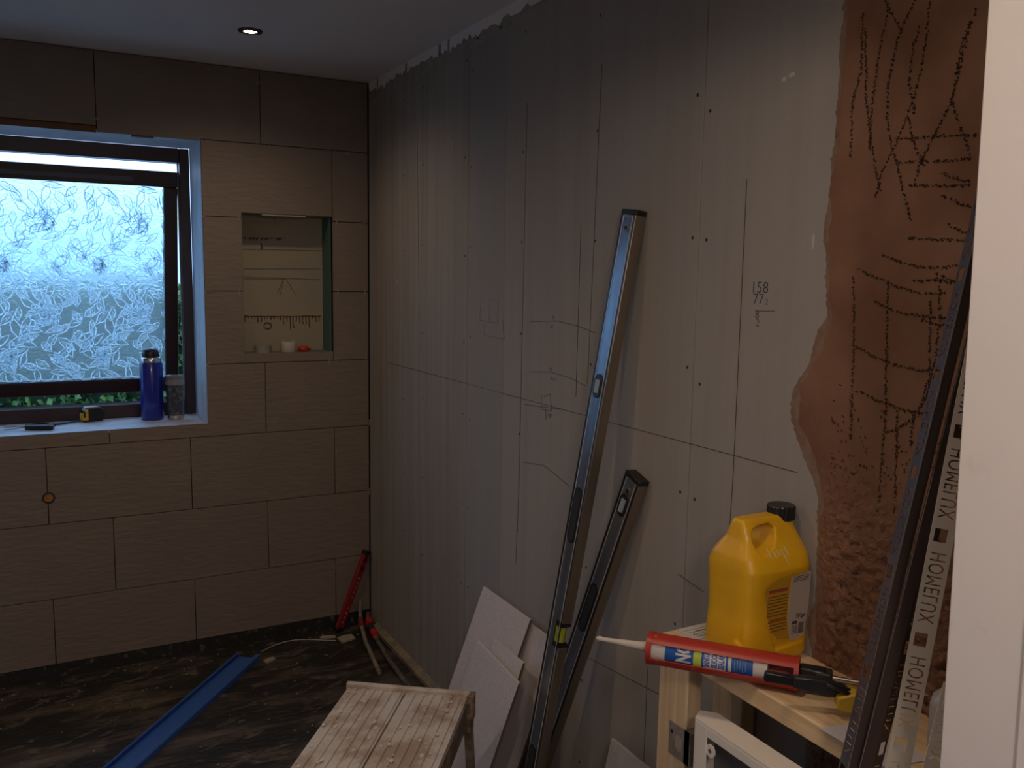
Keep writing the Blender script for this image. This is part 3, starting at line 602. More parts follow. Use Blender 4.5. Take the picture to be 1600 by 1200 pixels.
e = thing('pipe_run', 'thin cream pipe beside the red-taped one, running down to the floor from the corner', 'pipe', Matrix.Translation((-.10, -.1, 0)))
PO = (-.10, -.1, 0)
MB().tube(rel([(-.055, -.012, .12), (-.062, -.03, .075), (-.075, -.08, .035), (-.11, -.25, .016), (-.155, -.55, .011)], PO), [.006, .008, .009, .009, .009], 8).build('pipe', m_cream, e, True)
MB().tube(rel([(-.070, -.06, .045), (-.085, -.12, .030)], PO), .013, 10).build('red_tape', mat('dull_red_tape', (.20, .03, .03), .5), e, True)
for (x, y, w, l, rz, lab) in [(-.165, -.150, .075, .06, .2, 'small cream plaster offcut lying by the foot of the red level'), (-.235, -.10, .02, .07, 1.3, 'thin pale splinter of board by the tiled wall'), (-.52, -.22, .05, .03, .4, 'pale crumb of plaster just past the end of the blue channel')]:
    M = Matrix.Translation((x, y, 0)) @ Matrix.Rotation(rz, 4, 'Z')
    pts = [(-w/2, -l/2), (w*.4, -l*.45), (w/2, l*.3), (w*.1, l/2), (-w*.45, l*.4)]
    ob = MB().prism(pts, 2, .0005, .009, None).build('plaster_offcut', mat('offcut', (.36, .31, .23), .85, bump=(60, .5, .003)), bevel=.001); ob.matrix_world = M; tag(ob, lab, 'debris')
cb = MB(); cb.tube([Vector((-.53+.035*k, -.125+.055*math.sin(k*.42), .006)) for k in range(10)], .0028, 6)
tag(cb.build('string_offcut', mat('pale_cord', (.34, .30, .24), .6), smooth=True), 'pale thin cord curling over the dark floor near the corner', 'cord')
def clear(x, y):
    v = Vector((x, y, 0))-p0; return (-.09 < v.dot(cw) < WB+.09 and v.dot(ax) > -.05) or (y < -1.3 and x > -1.0)
sf = MB()
for k in range(260):
    x = R.uniform(-1.9, -.1); y = -R.random()**1.5*1.3-.01
    if clear(x, y): continue
    r_ = R.uniform(.0012, .0045); h = R.uniform(.001, .003)
    sf.prism([(x+r_*math.cos(t)*R.uniform(.6, 1.3), y+r_*math.sin(t)*R.uniform(.6, 1.3)) for t in (0, 1.2, 2.4, 3.6, 4.9)], 2, 0.0002, h)
crumbs = tag(sf.build('crumb_scatter', mat('crumbs', (.33, .29, .22), .9)), kind='stuff')
# smears of adhesive on the floor
fs = MB()
for k in range(190):
    x = R.uniform(-1.7, -.25); y = R.uniform(-1.5, -.05)
    if clear(x, y): continue
    a = R.gauss(.35, .25); L_ = R.uniform(.03, .16); w = R.uniform(.003, .014); c_, s_2 = math.cos(a), math.sin(a)
    pts = []
    for t in range(14):
        an = 2*math.pi*t/14; u = L_*.5*math.cos(an)*R.uniform(.55, 1.1); v = w*math.sin(an)*R.uniform(.3, 1.2); pts.append((x+u*c_-v*s_2, y+u*s_2+v*c_))
    fs.prism(pts, 2, .0001, .0009+k*.000004)
crumbs.parent = tag(fs.build('adhesive_smears', mat('thin_adhesive', (.125, .100, .074), .8, bump=(90, .5, .002), mix=(55, (.4, .6), (.030, .027, .022)), stretch=(.5, 2, 1))), 'dried streaks of tile adhesive on the black floor', 'debris', kind='stuff')

# ------------------------------------------------------------------ timber frame by the right wall
e = thing('timber_frame', 'low pine stud frame with a flat top rail against the right wall', 'timber frame', Matrix.Translation((-.17, -2.42, 0)))
def fpart(mb, name, m, par=e, e=e, **k):
    ob = mb.build(name, m, None, **k); ob.parent = par
    if par is e: ob.matrix_parent_inverse = e.matrix_world.inverted()
    return ob
fpart(MB().box((-.195, -3.13, .848), (-.0015, -2.372, .886)), 'top_rail', m_pine, bevel=.003)
fpart(MB().box((-.195, -2.462, 0), (-.157, -2.372, .8475)), 'post', m_pinev, bevel=.003)
fpart(MB().box((-.195, -3.12, 0), (-.157, -3.03, .8475)), 'post', m_pinev, bevel=.003)
fpart(MB().box((-.045, -2.462, 0), (-.007, -2.372, .8475)), 'post', m_pinev, bevel=.003)
br = fpart(MB().box((-.1985, -2.478, .645), (-.1955, -2.415, .715)).box((-.1985, -2.481, .645), (-.150, -2.4625, .715)), 'bracket', mat('dull_galvanised', (.36, .31, .26), .6, .3, mix=(40, (.4, .6), (.26, .22, .18))))
q = MB(); q.prism(slot_pts(.020, .034, cx=-2.446, cy=.680), 0, -.1993, -.1985); b1 = fpart(q, 'bracket_slot', mat('slot_pale', (.42, .35, .26), .6), br)
q = MB(); q.prism(disc_pts(.004, 10, cx=-2.424, cy=.695), 0, -.1993, -.1985); fpart(q, 'bracket_screw', m_black, br)
# white boxed casing below the rail
e = thing('white_casing', 'open white painted metal casing below the pine rail', 'casing', Matrix.Translation((-.22, -2.8, .3)))
m_case = mat('cream_white_case', (.80, .73, .63), .5, bump=(60, .1, .002))
fpart2 = lambda mb, name, m, **k: (lambda ob: (setattr(ob, 'parent', e), setattr(ob, 'matrix_parent_inverse', e.matrix_world.inverted()), ob)[-1])(mb.build(name, m, None, **k))
fpart2(MB().prism([(-.251, -2.552), (-.225, -2.535), (-.202, -2.560), (-.200, -3.05), (-.251, -3.05)], 2, .794, .799), 'top_panel', m_case)
fpart2(MB().box((-.251, -2.556, .35), (-.200, -2.552, .7938)), 'end_panel', m_case)
fpart2(MB().box((-.2515, -2.585, .35), (-.248, -2.5565, .7938)).box((-.2515, -3.05, .776), (-.248, -2.585, .7938)).box((-.2515, -3.05, .35), (-.248, -2.585, .55)), 'front_flange', m_case, bevel=.001)
q = MB(); q.prism(disc_pts(.012, 16, cx=-2.594, cy=.752), 0, -.2495, -.246).build('screw_lug', m_case).parent = None
lug = bpy.data.objects['screw_lug']; lug.parent = e; lug.matrix_parent_inverse = e.matrix_world.inverted()
q = MB(); q.prism(disc_pts(.0045, 6, cx=-2.594, cy=.752), 0, -.2500, -.2490); fpart2(q, 'lug_hole', mat('lug_shadow', (.12, .11, .10), .7))
fpart2(MB().box((-.204, -3.04, .36), (-.200, -2.557, .79)), 'back_panel', mat('grey_back', (.16, .155, .15), .7))
# blue-white cistern body glimpsed in the casing
fpart2(MB().box((-.235, -2.80, .56), (-.206, -2.61, .70)), 'inner_tank', mat('pale_blue_plastic', (.22, .26, .34), .3), bevel=.012, seg=3)

# sheets of paper on the rail
ob = MB().box((-.160, -2.49, .8868), (-.045, -2.378, .8885)).build('printed_leaflet', mat('leaflet', (.60, .56, .52), .7)); ob.rotation_euler = (0, 0, 0)
tag(ob, 'white printed instruction leaflet lying on the rail under the yellow container', 'leaflet')
ln = MB()
for k in range(9): ln.box((-.154, -2.484+k*.0112, .8885), (-.05-(.02 if k % 3 == 2 else 0), -2.4825+k*.0112, .8887))
lo = ln.build('text_lines', mat('print_grey', (.20, .19, .20), .7), ob)
q = MB(); q.tube([Vector((-.120+.022*math.cos(t/12*math.pi*2), -2.415+.012*math.sin(t/12*math.pi*2), .8889)) for t in range(13)], .0007, 4); q.build('pen_ring', m_black, ob)
pp = MB()
q1, q2, q3, q4 = on(1283, 1135, 2, .8872), on(1325, 1150, 2, .8872), on(1322, 1178, 2, .8872), on(1290, 1148, 2, .8872)
pp.bm.free(); pp = MB(); vs_ = [(-.205, -2.80, .8874), (-.205, -2.93, .8874), (-.120, -2.95, .8874), (-.135, -2.82, .8874)]
pp.prism([(v[0], v[1]) for v in vs_], 2, .8868, .8878)
tag(pp.build('paper_sheet', mat('white_paper', (.62, .60, .64), .6)), 'white paper sheet overhanging the rail edge beside the metal trims', 'paper')

# ------------------------------------------------------------------ yellow container
JO = Vector((-.0875, -2.530, .8882)); e = thing('plastic_container', 'yellow plastic container with black cap and moulded handle on the pine rail', 'container', Matrix.Translation(JO))
def remeshed(parts, cut, voxel, name, m, parent, smooth_it=6):
    objs = []
    for b_ in parts: objs.append(b_)
    me = bpy.data.meshes.new('tmp'); bm = bmesh.new()
    for b_ in parts: t = bpy.data.meshes.new('t'); b_.bm.to_mesh(t); bm.from_mesh(t); b_.bm.free()
    bmesh.ops.recalc_face_normals(bm, faces=bm.faces[:]); bm.to_mesh(me); bm.free()
    ob = bpy.data.objects.new('tmp', me); COL.objects.link(ob); cutters = []
    r0 = ob.modifiers.new('r0', 'REMESH'); r0.mode = 'VOXEL'; r0.voxel_size = voxel
    for c in cut:
        cme = bpy.data.meshes.new('c'); bmesh.ops.recalc_face_normals(c.bm, faces=c.bm.faces[:]); c.bm.to_mesh(cme); c.bm.free(); co = bpy.data.objects.new('c', cme); COL.objects.link(co); cutters.append(co)
        bo = ob.modifiers.new('b', 'BOOLEAN'); bo.operation = 'DIFFERENCE'; bo.object = co; bo.solver = 'EXACT'
    r1 = ob.modifiers.new('r1', 'REMESH'); r1.mode = 'VOXEL'; r1.voxel_size = voxel
    s = ob.modifiers.new('s', 'SMOOTH'); s.iterations = smooth_it; s.factor = .5
    bpy.context.view_layer.update(); dg = bpy.context.evaluated_depsgraph_get(); out = bpy.data.meshes.new_from_object(ob.evaluated_get(dg))
    for c in cutters+[ob]: bpy.data.objects.remove(c)
    fo = bpy.data.objects.new(name, out); COL.objects.link(fo); out.materials.clear(); out.materials.append(m)
    for p in out.polygons: p.use_smooth = True
    fo.parent = parent; return fo
hw, hd = .086, .068
body = MB(); sec = []
def rr_sec(w, d, z, cx=0, cy=0, n=40, e_=5):
    return [Vector((cx+w*math.copysign(abs(math.cos(2*math.pi*k/n))**(2/e_), math.cos(2*math.pi*k/n)), cy+d*math.copysign(abs(math.sin(2*math.pi*k/n))**(2/e_), math.sin(2*math.pi*k/n)), z)) for k in range(n)]
secs = [rr_sec(hw-.008, hd-.008, .002), rr_sec(hw, hd, .010), rr_sec(hw, hd, .045), rr_sec(hw-.003, hd-.004, .10), rr_sec(hw-.001, hd-.002, .15), rr_sec(hw, hd, .186), rr_sec(hw-.002, hd-.009, .208, .001), rr_sec(hw-.015, hd-.032, .240, .004), rr_sec(hw-.021, hd-.046, .268, .001), rr_sec(hw-.027, hd-.052, .277, -.002)]
rings = [[body.bm.verts.new(v) for v in s] for s in secs]
for i in range(len(rings)-1):
    for k in range(40): body.bm.faces.new((rings[i][k], rings[i][(k+1) % 40], rings[i+1][(k+1) % 40], rings[i+1][k]))
body.bm.faces.new(rings[0][::-1]); body.bm.faces.new(rings[-1])
neck = MB().lathe([(.024, .20), (.024, .270)], 24, Matrix.Translation((.052, 0, 0)))
hole = MB().prism([(-.050, .222), (-.050, .250), (-.042, .262), (-.002, .266), (.010, .258), (.004, .240), (-.008, .226), (-.040, .214)], 1, -.1, .1)
pan = MB(); pp_ = [(-.046, .155), (-.010, .172), (.078, .176), (.078, .035), (-.015, .030), (-.030, .065), (-.052, .105)]
pan.prism(pp_, 1, -.1, -hd+.0045)
crease = MB().prism([(-.1, .105), (-hw+.004, .155), (-hw-.01, .15), (-.1, .05)], 1, -hd-.01, hd+.01)
sidecut = MB().prism([(-hd-.01, .03), (-hd+.035, .05), (-hd+.020, .15), (-hd-.01, .165)], 0, -.1, -hw+.006)
m_yel = mat('yellow_plastic', (.80, .44, .012), .38, bump=(25, .06, .003), mix=(7, (.45, .7), (.70, .36, .010)), coat=.1)
remeshed([body, neck], [hole, pan, sidecut], .0026, 'body', m_yel, e, 8)
cap = MB()
n = 48; prof = []
for z, rr_ in ((.264, .026), (.265, .0272), (.289, .0272), (.292, .025)):
    prof.append([cap.bm.verts.new((.052+(rr_+(.0006 if k % 2 else -.0004))*math.cos(2*math.pi*k/n), (rr_+(.0006 if k % 2 else -.0004))*math.sin(2*math.pi*k/n), z)) for k in range(n)])
for i in range(3):
    for k in range(n): cap.bm.faces.new((prof[i][k], prof[i][(k+1) % n], prof[i+1][(k+1) % n], prof[i+1][k]))
cap.bm.faces.new(prof[0][::-1]); cap.bm.faces.new(prof[-1]); cap.build('cap', m_black, e)
# labels on the front panel (face normal -Y)
yf = -hd+.0045-.0006
MB().prism([(-.044, .153), (-.008, .168), (.022, .169), (.018, .13), (.016, .085), (.026, .045), (-.006, .050), (-.022, .066), (-.036, .10)], 1, yf-.0002, yf+.003).build('back_label', mat('yellow_label', (.50, .27, .02), .5), e)
wl = MB().prism([(.024, .169), (.074, .173), (.072, .10), (.062, .045), (.028, .040), (.018, .085), (.020, .13)], 1, yf-.0004, yf+.003).build('white_label', mat('white_label', (.46, .39, .33), .55), e)
tx = MB()
for k in range(14):
    z = .148-k*.0062; x0 = -.040+max(0, (.1-z))*.35 if z < .1 else -.038
    if k in (1, 9): continue
    tx.box((x0+.002, yf-.0006, z), (.014, yf-.0002, z+.0018))
tx.build('small_print', mat('label_print', (.14, .07, .02), .6), e)
tx = MB(); tx.box((-.034, yf-.0006, .144), (.014, yf-.0002, .1475)); tx.build('red_heading', mat('red_print', (.42, .05, .02), .6), e); MB().box((-.028, yf-.0006, .089), (.012, yf-.0002, .092)).build('red_heading', MATS['red_print'], e)
MT = lambda x, z: Matrix.Translation((x, yf-.0006, z)) @ Matrix.Rotation(math.pi/2, 4, 'X')
m_prt = mat('print_dark', (.05, .045, .045), .6)
text_mesh('5Kge', .0125, MT(.052, .088), m_prt, 'weight_mark', e, .0001, .0002)
bc = MB()
x = .048
while x < .062: w = R.choice([.0005, .0009, .0013]); bc.box((x, yf-.0008, .052), (x+w, yf-.0004, .074)); x += w+.0009
for k in range(5): bc.box((.030, yf-.0008, .054+k*.0036), (.045, yf-.0004, .0552+k*.0036))
bc.box((.030, yf-.0008, .073), (.043, yf-.0004, .079))
for k in range(4): bc.box((.028, yf-.0008, .158+k*.003), (.068, yf-.0004, .1589+k*.003))
tag(bc.build('barcode', m_prt, e), kind='stuff')
drp = MB()
for (x, z0_, z1_) in ((-.030, .214, .195), (-.018, .218, .188), (-.008, .22, .190), (.002, .222, .196), (.014, .222, .198)):
    t0 = R.uniform(0, .3); t1 = R.uniform(.65, 1); P = lambda t: (x+.010*t+R.uniform(-.0008, .0008), -.0455-.019*t, .230-.036*t); drp.tube([P(t0), P((t0+t1)/2), P(t1)], [.0006, R.uniform(.0012, .0034), .0008], 6)
for k in range(26): 
    x = R.uniform(-.07, .03); z = R.uniform(.262, .270) if R.random() < .5 else .258; drp.lathe([(.0, .0), (.002, .0004), (.0025, 0)], 6, Matrix.Translation((x, R.uniform(-.019, .012), .2695 if x > -.045 else .2695-(-.045-x)*1.4)), cap=False)
tag(drp.build('paint_drips', mat('drip_white', (.62, .50, .34), .6), e), kind='stuff')

# ------------------------------------------------------------------ silicone gun
g0 = Vector((-.305, -2.482, .9185)); g1 = Vector((-.137, -2.686, .9185)); ax_ = (g1-g0).normalized(); GL = (g1-g0).length
M = frame(g0, ax_, (-.2, .0, 1))                      # local z along the gun, x up, y sideways
e = thing('sealant_gun', 'red sealant gun loaded with a blue and white silicone cartridge, lying on the rail', 'sealant gun', M)
side = -1 if (M.to_3x3() @ Vector((0, 1, 0))).x > 0 else 1     # +side*y faces the camera
ang0 = math.atan2(0, 1)
def arc_shell(r0_, r1_, a0, a1, z0_, z1_, n=28):
    mb = MB(); A_ = []
    for k in range(n+1):
        a = a0+(a1-a0)*k/n; A_.append([mb.bm.verts.new((r*math.cos(a), r*math.sin(a)*side, z)) for r, z in ((r0_, z0_), (r1_, z0_), (r1_, z1_), (r0_, z1_))])
    for k in range(n):
        for i in range(4): mb.bm.faces.new((A_[k][i], A_[k+1][i], A_[k+1][(i+1) % 4], A_[k][(i+1) % 4]))
    mb.bm.faces.new(A_[0]); mb.bm.faces.new(A_[-1][::-1]); return mb
m_gred = mat('red_gun', (.42, .035, .022), .4, mix=(60, (.62, .72), (.48, .16, .08)))
# half-open carriage: opening faces the camera (y side)
arc_shell(.0275, .0298, math.radians(100), math.radians(402), 0, GL).build('carriage', m_gred, e, smooth=True)
arc_shell(.012, .0308, 0, 2*math.pi, -.006, .004).build('front_ring', m_gred, e)
arc_shell(.004, .0308, 0, 2*math.pi, GL-.004, GL+.004).build('rear_ring', m_gred, e)
def tube_band(name, z0_, z1_, m, r=.0245):
    q = MB(); q.lathe([(r, z0_), (r, z1_)], 36); return q.build(name, m, e, smooth=True)
m_cw = mat('cartridge_white', (.62, .58, .52), .3, coat=.3); m_cb = mat('cartridge_blue', (.012, .095, .36), .3, coat=.4)
tube_band('cartridge', .004, .215, m_cw, .0243); tube_band('blue_wrap', .030, .190, m_cb, .02455)
MB().lathe([(.012, -.004), (.0085, -.020), (.0050, -.075), (.0040, -.095), (.0052, -.103), (.003, -.109)], 16).build('nozzle', mat('cream_nozzle', (.60, .54, .46), .5), e, smooth=True)
def label_txt(body, size, zc, ac, m, name, offset=.0004, sx=1.0, al='CENTER'):
    """text wraps the tube; letters read upright with the gun held nozzle up"""
    t = text_mesh(body, size, Matrix.Identity(4), m, name, None, .0001, offset, al, sx)
    for v in t.data.vertices:
        u, w = v.co.x, v.co.y; r = .0248+(v.co.z+.0001)
        a = ac-u/.0248
        v.co = Vector((r*math.cos(a), r*math.sin(a)*side, zc-w))
    t.data.update(); t.parent = e; return t
m_pw = mat('print_white', (.66, .64, .62), .4); m_py = mat('print_lime', (.50, .60, .06), .4)
C0 = math.radians(71)
def band_patch(name, z0_, z1_, a0, a1, m, r=.0247): return arc_shell(r, r+.0002, a0, a1, z0_, z1_, 12).build(name, m, e)
label_txt('NO', .038, .066, C0+.50, m_pw, 'label_word', .0014, .60, 'LEFT')
band_patch('lime_flash', .083, .098, C0-.62, C0+.62, m_py, .0249)
label_txt('NONSENSE', .0165, .0905, C0+.50, mat('print_navy', (.01, .05, .2), .4), 'label_word', .0005, .50, 'LEFT')
band_patch('white_panel', .102, .142, C0-.62, C0+.62, m_pw, .0247)
for s_, z in (('SANITARY', .108), ('SILICONE', .122), ('SEALANT', .135)): label_txt(s_, .0145, z, C0+.50, m_cb, 'label_word', .0006, .56, 'LEFT')
band_patch('white_strip', .146, .152, C0-.7, C0+.55, m_pw, .0249)
label_txt('B L U E', .0055, .149, C0, m_cb, 'label_word', .0001)
tp = MB()
for k in range(5):
    for j in range(6): tp.box((0, 0, 0), (0, 0, 0)) if False else None
for k in range(5): arc = arc_shell(.0248, .0250, C0-.55+.1*(k % 2), C0+.45-.12*(k % 3), .157+k*.0048, .1585+k*.0048, 8); arc.build('fine_print', mat('fine_print', (.16, .26, .46), .4), e)
MB().tube([(.004, 0, GL), (.004, 0, GL+.24)], .0042, 10).build('push_rod', m_silver, e, smooth=True)
MB().box((-.022, -.011, GL+.004), (.018, .011, GL+.05)).build('gun_frame', m_black, e, bevel=.004)
hb = MB().prism([(-.014, GL+.030), (.016, GL+.030), (.016, GL+.060), (-.014, GL+.060)], 1, -.012, .012)
hb.build('gun_head', mat('gun_black', (.03, .03, .03), .4), e, bevel=.004)
# trigger clamp, black and yellow
co = on(1245, 1058, 2, .925); ce_ = on(1335, 1078, 2, .915)
c0 = Vector((-.222, -2.668, .940)); c1 = Vector((-.130, -2.790, .925))
c0 = on(1192, 1055, 1, -2.69); 
M = frame(on(1194, 1056, 2, .945), on(1330, 1080, 2, .930)-on(1194, 1056, 2, .945), (0, 0, 1))
e = thing('bar_clamp', 'small black and yellow trigger bar clamp lying against the sealant gun', 'clamp', M)
CL = (on(1330, 1080, 2, .930)-on(1194, 1056, 2, .945)).length
MB().box((-.0085, -.006, 0), (.0095, .006, .050)).build('jaw_pad', m_black, e, bevel=.003)
MB().prism([(-.010, .048), (.010, .048), (.014, .075), (.012, .115), (.004, .145), (-.012, .145), (-.014, .10)], 1, -.008, .008).build('head', mat('clamp_black', (.022, .022, .024), .28), e, bevel=.003)
MB().tube([(.010, .012, .10), (.006, .016, .125), (-.002, .016, .14)], .005, 8).build('release_lever', m_black, e, True)
MB().box((.006, -.0025, .09), (.012, .0025, .20)).build('bar', m_silver, e)
m_cy = mat('clamp_yellow', (.62, .40, .02), .4)
ysd = 1 if (M.to_3x3() @ Vector((0, 1, 0))).x < 0 else -1
MB().prism([(-.006, .118), (.008, .150), (-.008, .176), (-.026, .172), (-.0295, .160), (-.028, .122)], 1, -.009, .024).build('grip', m_cy, e, bevel=.004)
MB().prism([(-.020, .160), (-.0290, .152), (-.0290, .180), (-.010, .186), (.002, .172)], 1, -.0075, .022).build('grip_back', m_black, e, bevel=.003)

# ------------------------------------------------------------------ dark gun handle and white bottle behind the trims
bp = Vector((-.075, -2.945, .8862)); e = thing('white_bottle', 'translucent white plastic bottle on the rail behind the metal trims', 'bottle', Matrix.Translation(bp))
MB().lathe([(.0, 0), (.030, 0), (.033, .004), (.033, .075), (.030, .088), (.020, .098), (.016, .104), (.0, .104)], 32).build('body', mat('milky_plastic', (.42, .38, .35), .35), e, smooth=True)
MB().lathe([(.014, .104), (.014, .112), (.0, .112)], 20).build('neck_collar', mat('milky_collar', (.36, .33, .30), .4), e, smooth=True)
e = thing('dark_trigger', 'dark grey grip and trigger end of the sealant gun behind the bottle near the door lining', 'gun handle', Matrix.Translation((-.03, -2.975, .985)))
MB().prism([(-.018, .020), (-.004, .048), (.010, .040), (.022, -.006), (.030, -.050), (.012, -.064), (.004, -.030), (-.012, -.010)], 0, -.012, .010).build('trigger_body', mat('trigger_dark', (.03, .025, .025), .45), e, bevel=.004)  # rear grip of the sealant gun, modelled as a separate piece
MB().tube([(0, .004, -.004), (.0, .002, -.095)], .004, 8).build('handle_rod', m_black, e, True)

# ------------------------------------------------------------------ perforated metal trims
m_trimb = mat('bright_trim', (.86, .78, .64), .40, .55, bump=(60, .1, .001), stretch=(6, 6, .4))
m_trimd = mat('dark_bronze_trim', (.060, .040, .032), .42, .3)
m_trimg = mat('window_tinted_trim', (.17, .17, .21), .35, .8)  # blue reflection of the window put into the metal colour
def flange_mesh(L, Wf, start):
    """thin strip with letters and squares cut right through; x across, z along"""
    cv = bpy.data.curves.new('fl', 'CURVE'); cv.dimensions = '2D'; cv.fill_mode = 'BOTH'; cv.resolution_u = 2
    def poly(pts):
        s = cv.splines.new('POLY'); s.points.add(len(pts)-1)
        for i, p in enumerate(pts): s.points[i].co = (p[0], p[1], 0, 1)
        s.use_cyclic_u = True
    poly([(0, 0), (L, 0), (L, Wf), (0, Wf)])
    x = start; pitch = .146
    tmp = bpy.data.curves.new('tx', 'FONT'); tmp.body = 'HOMELUX'; tmp.size = .0232; tmp.align_x = 'LEFT'; tmp.align_y = 'BOTTOM_BASELINE'; tmp.space_character = 1.12
    tmp.offset = .0020
    to = bpy.data.objects.new('tx', tmp); COL.objects.link(to)
    with bpy.context.temp_override(object=to, active_object=to, selected_objects=[to], selected_editable_objects=[to]):
        bpy.context.view_layer.objects.active = to; to.select_set(True); bpy.ops.object.convert(target='CURVE')
    src = [[((p.co.x, p.co.y), (p.handle_left.x, p.handle_left.y), (p.handle_right.x, p.handle_right.y)) for p in s.bezier_points] for s in to.data.splines]
    bpy.data.objects.remove(to)
    xs = [p[0][0] for s in src for p in s]; ysx = [p[0][1] for s in src for p in s]; sxk = .098/(max(xs)-min(xs)); y_0 = min(ysx); hh = max(ysx)-y_0; x_0 = min(xs)
    syk = (Wf*.66)/hh
    def cubic(a, b1, b2, c, t): return tuple(a[i]*(1-t)**3+3*b1[i]*t*(1-t)**2+3*b2[i]*t*t*(1-t)+c[i]*t**3 for i in (0, 1))
    while x < L-.14:
        for s in src:
            pts = []
            for i in range(len(s)):
                a = s[i]; c = s[(i+1) % len(s)]
                straight = abs((a[2][0]-a[0][0])*(c[0][1]-a[0][1])-(a[2][1]-a[0][1])*(c[0][0]-a[0][0])) < 1e-9
                for t in ((0,) if straight else (0, .33, .66)): pts.append(cubic(a[0], a[2], c[1], c[0], t))
            poly([(x+(p[0]-x_0)*sxk, Wf*.17+(p[1]-y_0)*syk) for p in pts])
        poly([(x+.112, Wf*.30), (x+.131, Wf*.30), (x+.131, Wf*.84), (x+.112, Wf*.84)])
        x += pitch
    cv.extrude = .00045
    co_ = bpy.data.objects.new('fl', cv); COL.objects.link(co_); dg = bpy.context.evaluated_depsgraph_get(); me = bpy.data.meshes.new_from_object(co_.evaluated_get(dg)); bpy.data.objects.remove(co_)
    return me
def trim(foot, top, label, mflange, mface, wdir, fx, chan, start=.02, Wf=.034):
    """wdir: direction the flange runs from the corner (local x right, y away); chan: x-range of the dark channel face"""
    foot = Vector(foot); top = Vector(top); M = frame(foot, top-foot, (CR.x, CR.y, 0)); e = thing('metal_trim', label, 'metal trim', M, 'perforated metal tile trims by the door lining')
    L = (top-foot).length
    me = flange_mesh(L, Wf, start); me.materials.clear(); me.materials.append(mflange)
    w = Vector((wdir[0], wdir[1], 0)).normalized(); n_ = Vector((-w.y, w.x, 0))
    for v in me.vertices:
        x, y, z = v.co; yy = (Wf-y) if wdir[0] > .9 else y
        v.co = Vector((fx, 0, L-x)) + w*yy + n_*z
    f = bpy.data.objects.new('perforated_flange', me); COL.objects.link(f); f.parent = e
    if chan:
        c0_, c1_ = chan
        MB().box((c0_, -.0012, 0), (c1_, -.0002, L)).box((c1_-.0010, -.0002, 0), (c1_, .009, L)).build('profile_edge', mface, e)
        MB().box((c0_-.0014, -.0018, 0), (c0_, .0004, L)).build('bright_arris', m_silver, e)
    return e
def bund(x0, y0_, x1, y1_, t0, t1):
    a = CAM+ray(x0, y0_)*t0; b_ = CAM+ray(x1, y1_)*t1; d = (b_-a).normalized()
    foot = a-d*((a.z-.002)/d.z); return foot, b_+d*((2.25-b_.z)/d.z)
f_, t_p = bund(1402, 1100, 1458, 810, 1.20, 1.205); trim(f_, t_p, 'brightest perforated metal tile trim with cut-out lettering, nearest the door lining', m_trimb, m_trimd, (1, 0), 0, None, .005)
f_, t_p = bund(1368, 1100, 1443, 800, 1.215, 1.22); trim(f_, t_p, 'dark bronze tile trim just left of the brightest one', m_trimd, m_trimd, (.72, .69), .0165, (0, .0165), .035)
f_, t_p = bund(1349, 1100, 1421, 800, 1.225, 1.23); trim(f_, t_p, 'perforated tile trim coloured with a blue window reflection, leftmost of the bundle', m_trimg, m_trimd, (.08, 1), 0, (0, .0145), .08)
fA = CAM+ray(1443, 1195)*1.13; fB = CAM+ray(1466, 1100)*1.135; d = (fB-fA).normalized()
trim(fA-d*.45, fB+d*.03, 'short perforated trim offcut low beside the door lining', m_trimb, m_trimd, (1, 0), 0, None, .004, .026)

# ------------------------------------------------------------------ things on the window sill
SZ = WZ[0]
e = thing('vacuum_flask', 'tall blue vacuum flask with black stopper on the window sill', 'flask', Matrix.Translation((-.894, .215, SZ)))
m_fb = mat('blue_enamel', (.010, .022, .30), .22, coat=.5)
MB().lathe([(.0, 0), (.044, 0), (.046, .003), (.0465, .235), (.043, .244)], 40).build('body', m_fb, e, smooth=True)
MB().lathe([(.0400, .2441), (.0410, .252), (.0385, .262), (.034, .266), (0, .266)], 40, cap=False).build('steel_collar', m_silver, e, smooth=True)
MB().lathe([(.033, .264), (.034, .268), (.034, .285), (.030, .292), (.031, .297), (.024, .303), (0, .304)], 24, cap=False).build('stopper', m_black, e, smooth=True)
e = thing('travel_cup', 'dark patterned travel cup with clear lid beside the blue flask', 'cup', Matrix.Translation((-.805, .185, SZ)))
MB().lathe([(.0, 0), (.031, 0), (.0325, .004), (.0365, .140), (.038, .148)], 36).build('cup_body', mat('patterned_cup', (.035, .032, .038), .3, mix=(55, (.48, .58), (.12, .13, .12)), coat=.6), e, smooth=True)
MB().lathe([(.0315, .0005), (.0335, .0015), (.0338, .018), (.0325, .019)], 36, cap=False).build('steel_band', m_silver, e, smooth=True)
MB().lathe([(.0382, .148), (.0405, .150), (.0410, .162), (.0385, .166), (.0385, .178), (.0415, .181), (.040, .186), (.030, .182), (0, .182)], 36, cap=False).build('lid', mat('smoky_lid', (.20, .21, .22), .15, coat=.6), e, smooth=True)
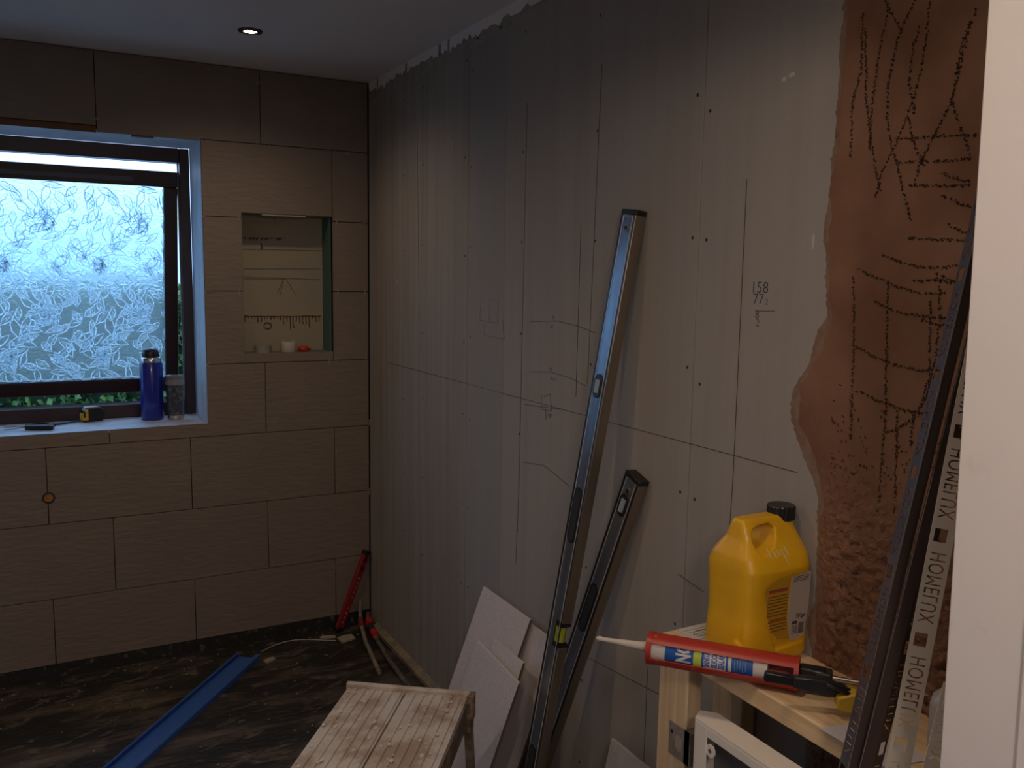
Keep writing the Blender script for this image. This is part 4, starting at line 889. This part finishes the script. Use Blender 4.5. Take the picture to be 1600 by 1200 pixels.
# tape measure
q = on(144, 658, 2, SZ); M = Matrix.Translation((q.x, q.y, SZ)) @ Matrix.Rotation(.25, 4, 'Z')
e = thing('tape_measure', 'yellow and black tape measure lying on the window sill', 'tape measure', M)
MB().prism([(-.040, .002), (.040, .002), (.043, .012), (.043, .045), (.034, .058), (-.026, .060), (-.038, .052), (-.041, .03)], 1, -.020, .020).build('case', m_black, e, bevel=.006, seg=3)
MB().prism([(-.0425, .006), (-.018, .006), (-.018, .056), (-.034, .055), (-.0425, .03)], 1, -.0212, .0212).build('front_shell', m_cy, e, bevel=.004)
MB().box((-.0388, -.0222, .020), (-.030, .0222, .046)).build('lock_button', m_black, e, bevel=.002)
MB().prism([(-.030, .0585), (.030, .0585), (.020, .063), (-.024, .063)], 1, -.018, .018).build('top_plate', mat('grey_plate', (.35, .36, .38), .4), e, bevel=.002)
# thin tools
q0 = on(40, 668, 2, SZ+.01); q1 = on(84, 668, 2, SZ+.01)
e = thing('hand_pliers', 'black nippers with thin steel handles on the window sill', 'pliers', Matrix.Translation((q0.x, q0.y, SZ)))
dq = (q1-q0); 
MB().box((0, -.012, .002), (dq.length, .010, .020), Matrix.Rotation(math.atan2(dq.y, dq.x), 4, 'Z')).build('jaw_block', m_black, e, bevel=.004)
MB().tube([(.005, -.004, .012), (-.045, -.020, .010), (-.075, -.014, .008)], .0022, 6).build('handle', m_silver, e, True)
MB().tube([(.005, .004, .012), (-.04, .020, .012), (-.075, .030, .010)], .0022, 6).build('handle', m_silver, e, True)
MB().tube([(.0, .012, .017), (.06, .004, .021), (.105, .004, .010)], .005, 6).build('lever', m_black, e, True)
qa = on(78, 664, 2, SZ+.008); qb = on(131, 656, 2, SZ+.006)
ob = MB().tube([Vector((qa.x, qa.y+.012, SZ+.006)), Vector((qb.x, qb.y-.005, SZ+.006))], [.006, .0035], 6)
tag(ob.build('screwdriver_bit', mat('steel_dark', (.10, .10, .12), .4, .8), smooth=True), 'thin dark steel rod lying between the nippers and tape measure', 'rod')

# ------------------------------------------------------------------ things in the niche
NS = NZ[0]-.001
def nx(px): return on(px, 550, 1, .07).x
e = thing('clear_tub', 'shallow frosted clear tub at the left of the wall niche', 'tub', Matrix.Translation((nx(411), .07, NS)))
MB().lathe([(0, 0), (.034, 0), (.036, .026), (.037, .030), (.033, .030), (.032, .004), (0, .003)], 32, cap=False).build('tub_body', mat('frosted_plastic', (.34, .33, .28), .25, coat=.4), e, smooth=True)
e = thing('tape_roll', 'roll of white tape standing flat in the wall niche', 'tape roll', Matrix.Translation((nx(451), .07, NS)))
MB().lathe([(.020, 0), (.0325, 0), (.0335, .002), (.0335, .044), (.0325, .046), (.020, .046), (.020, 0)], 36, cap=False).build('wound_tape', mat('white_tape', (.50, .47, .39), .5), e, smooth=True)
MB().lathe([(.0195, .001), (.0200, .001), (.0200, .045), (.0185, .045), (.0185, .001)], 28, cap=False).build('core', mat('card_core', (.10, .07, .045), .8), e, smooth=True)
e = thing('red_knob', 'small glossy red plastic cap right of the tape roll in the niche', 'cap', Matrix.Translation((nx(474), .065, NS)))
MB().lathe([(0, 0), (.018, 0), (.024, .006), (.025, .014), (.020, .022), (.010, .026), (0, .026)], 28, cap=False).build('dome', mat('red_gloss', (.50, .03, .02), .2, coat=.6), e, smooth=True)
q = MB(); q.box((.018, -.007, .004), (.032, .007, .014)); q.build('tab', mat('red_gloss_dark', (.36, .02, .02), .3), e, bevel=.003)
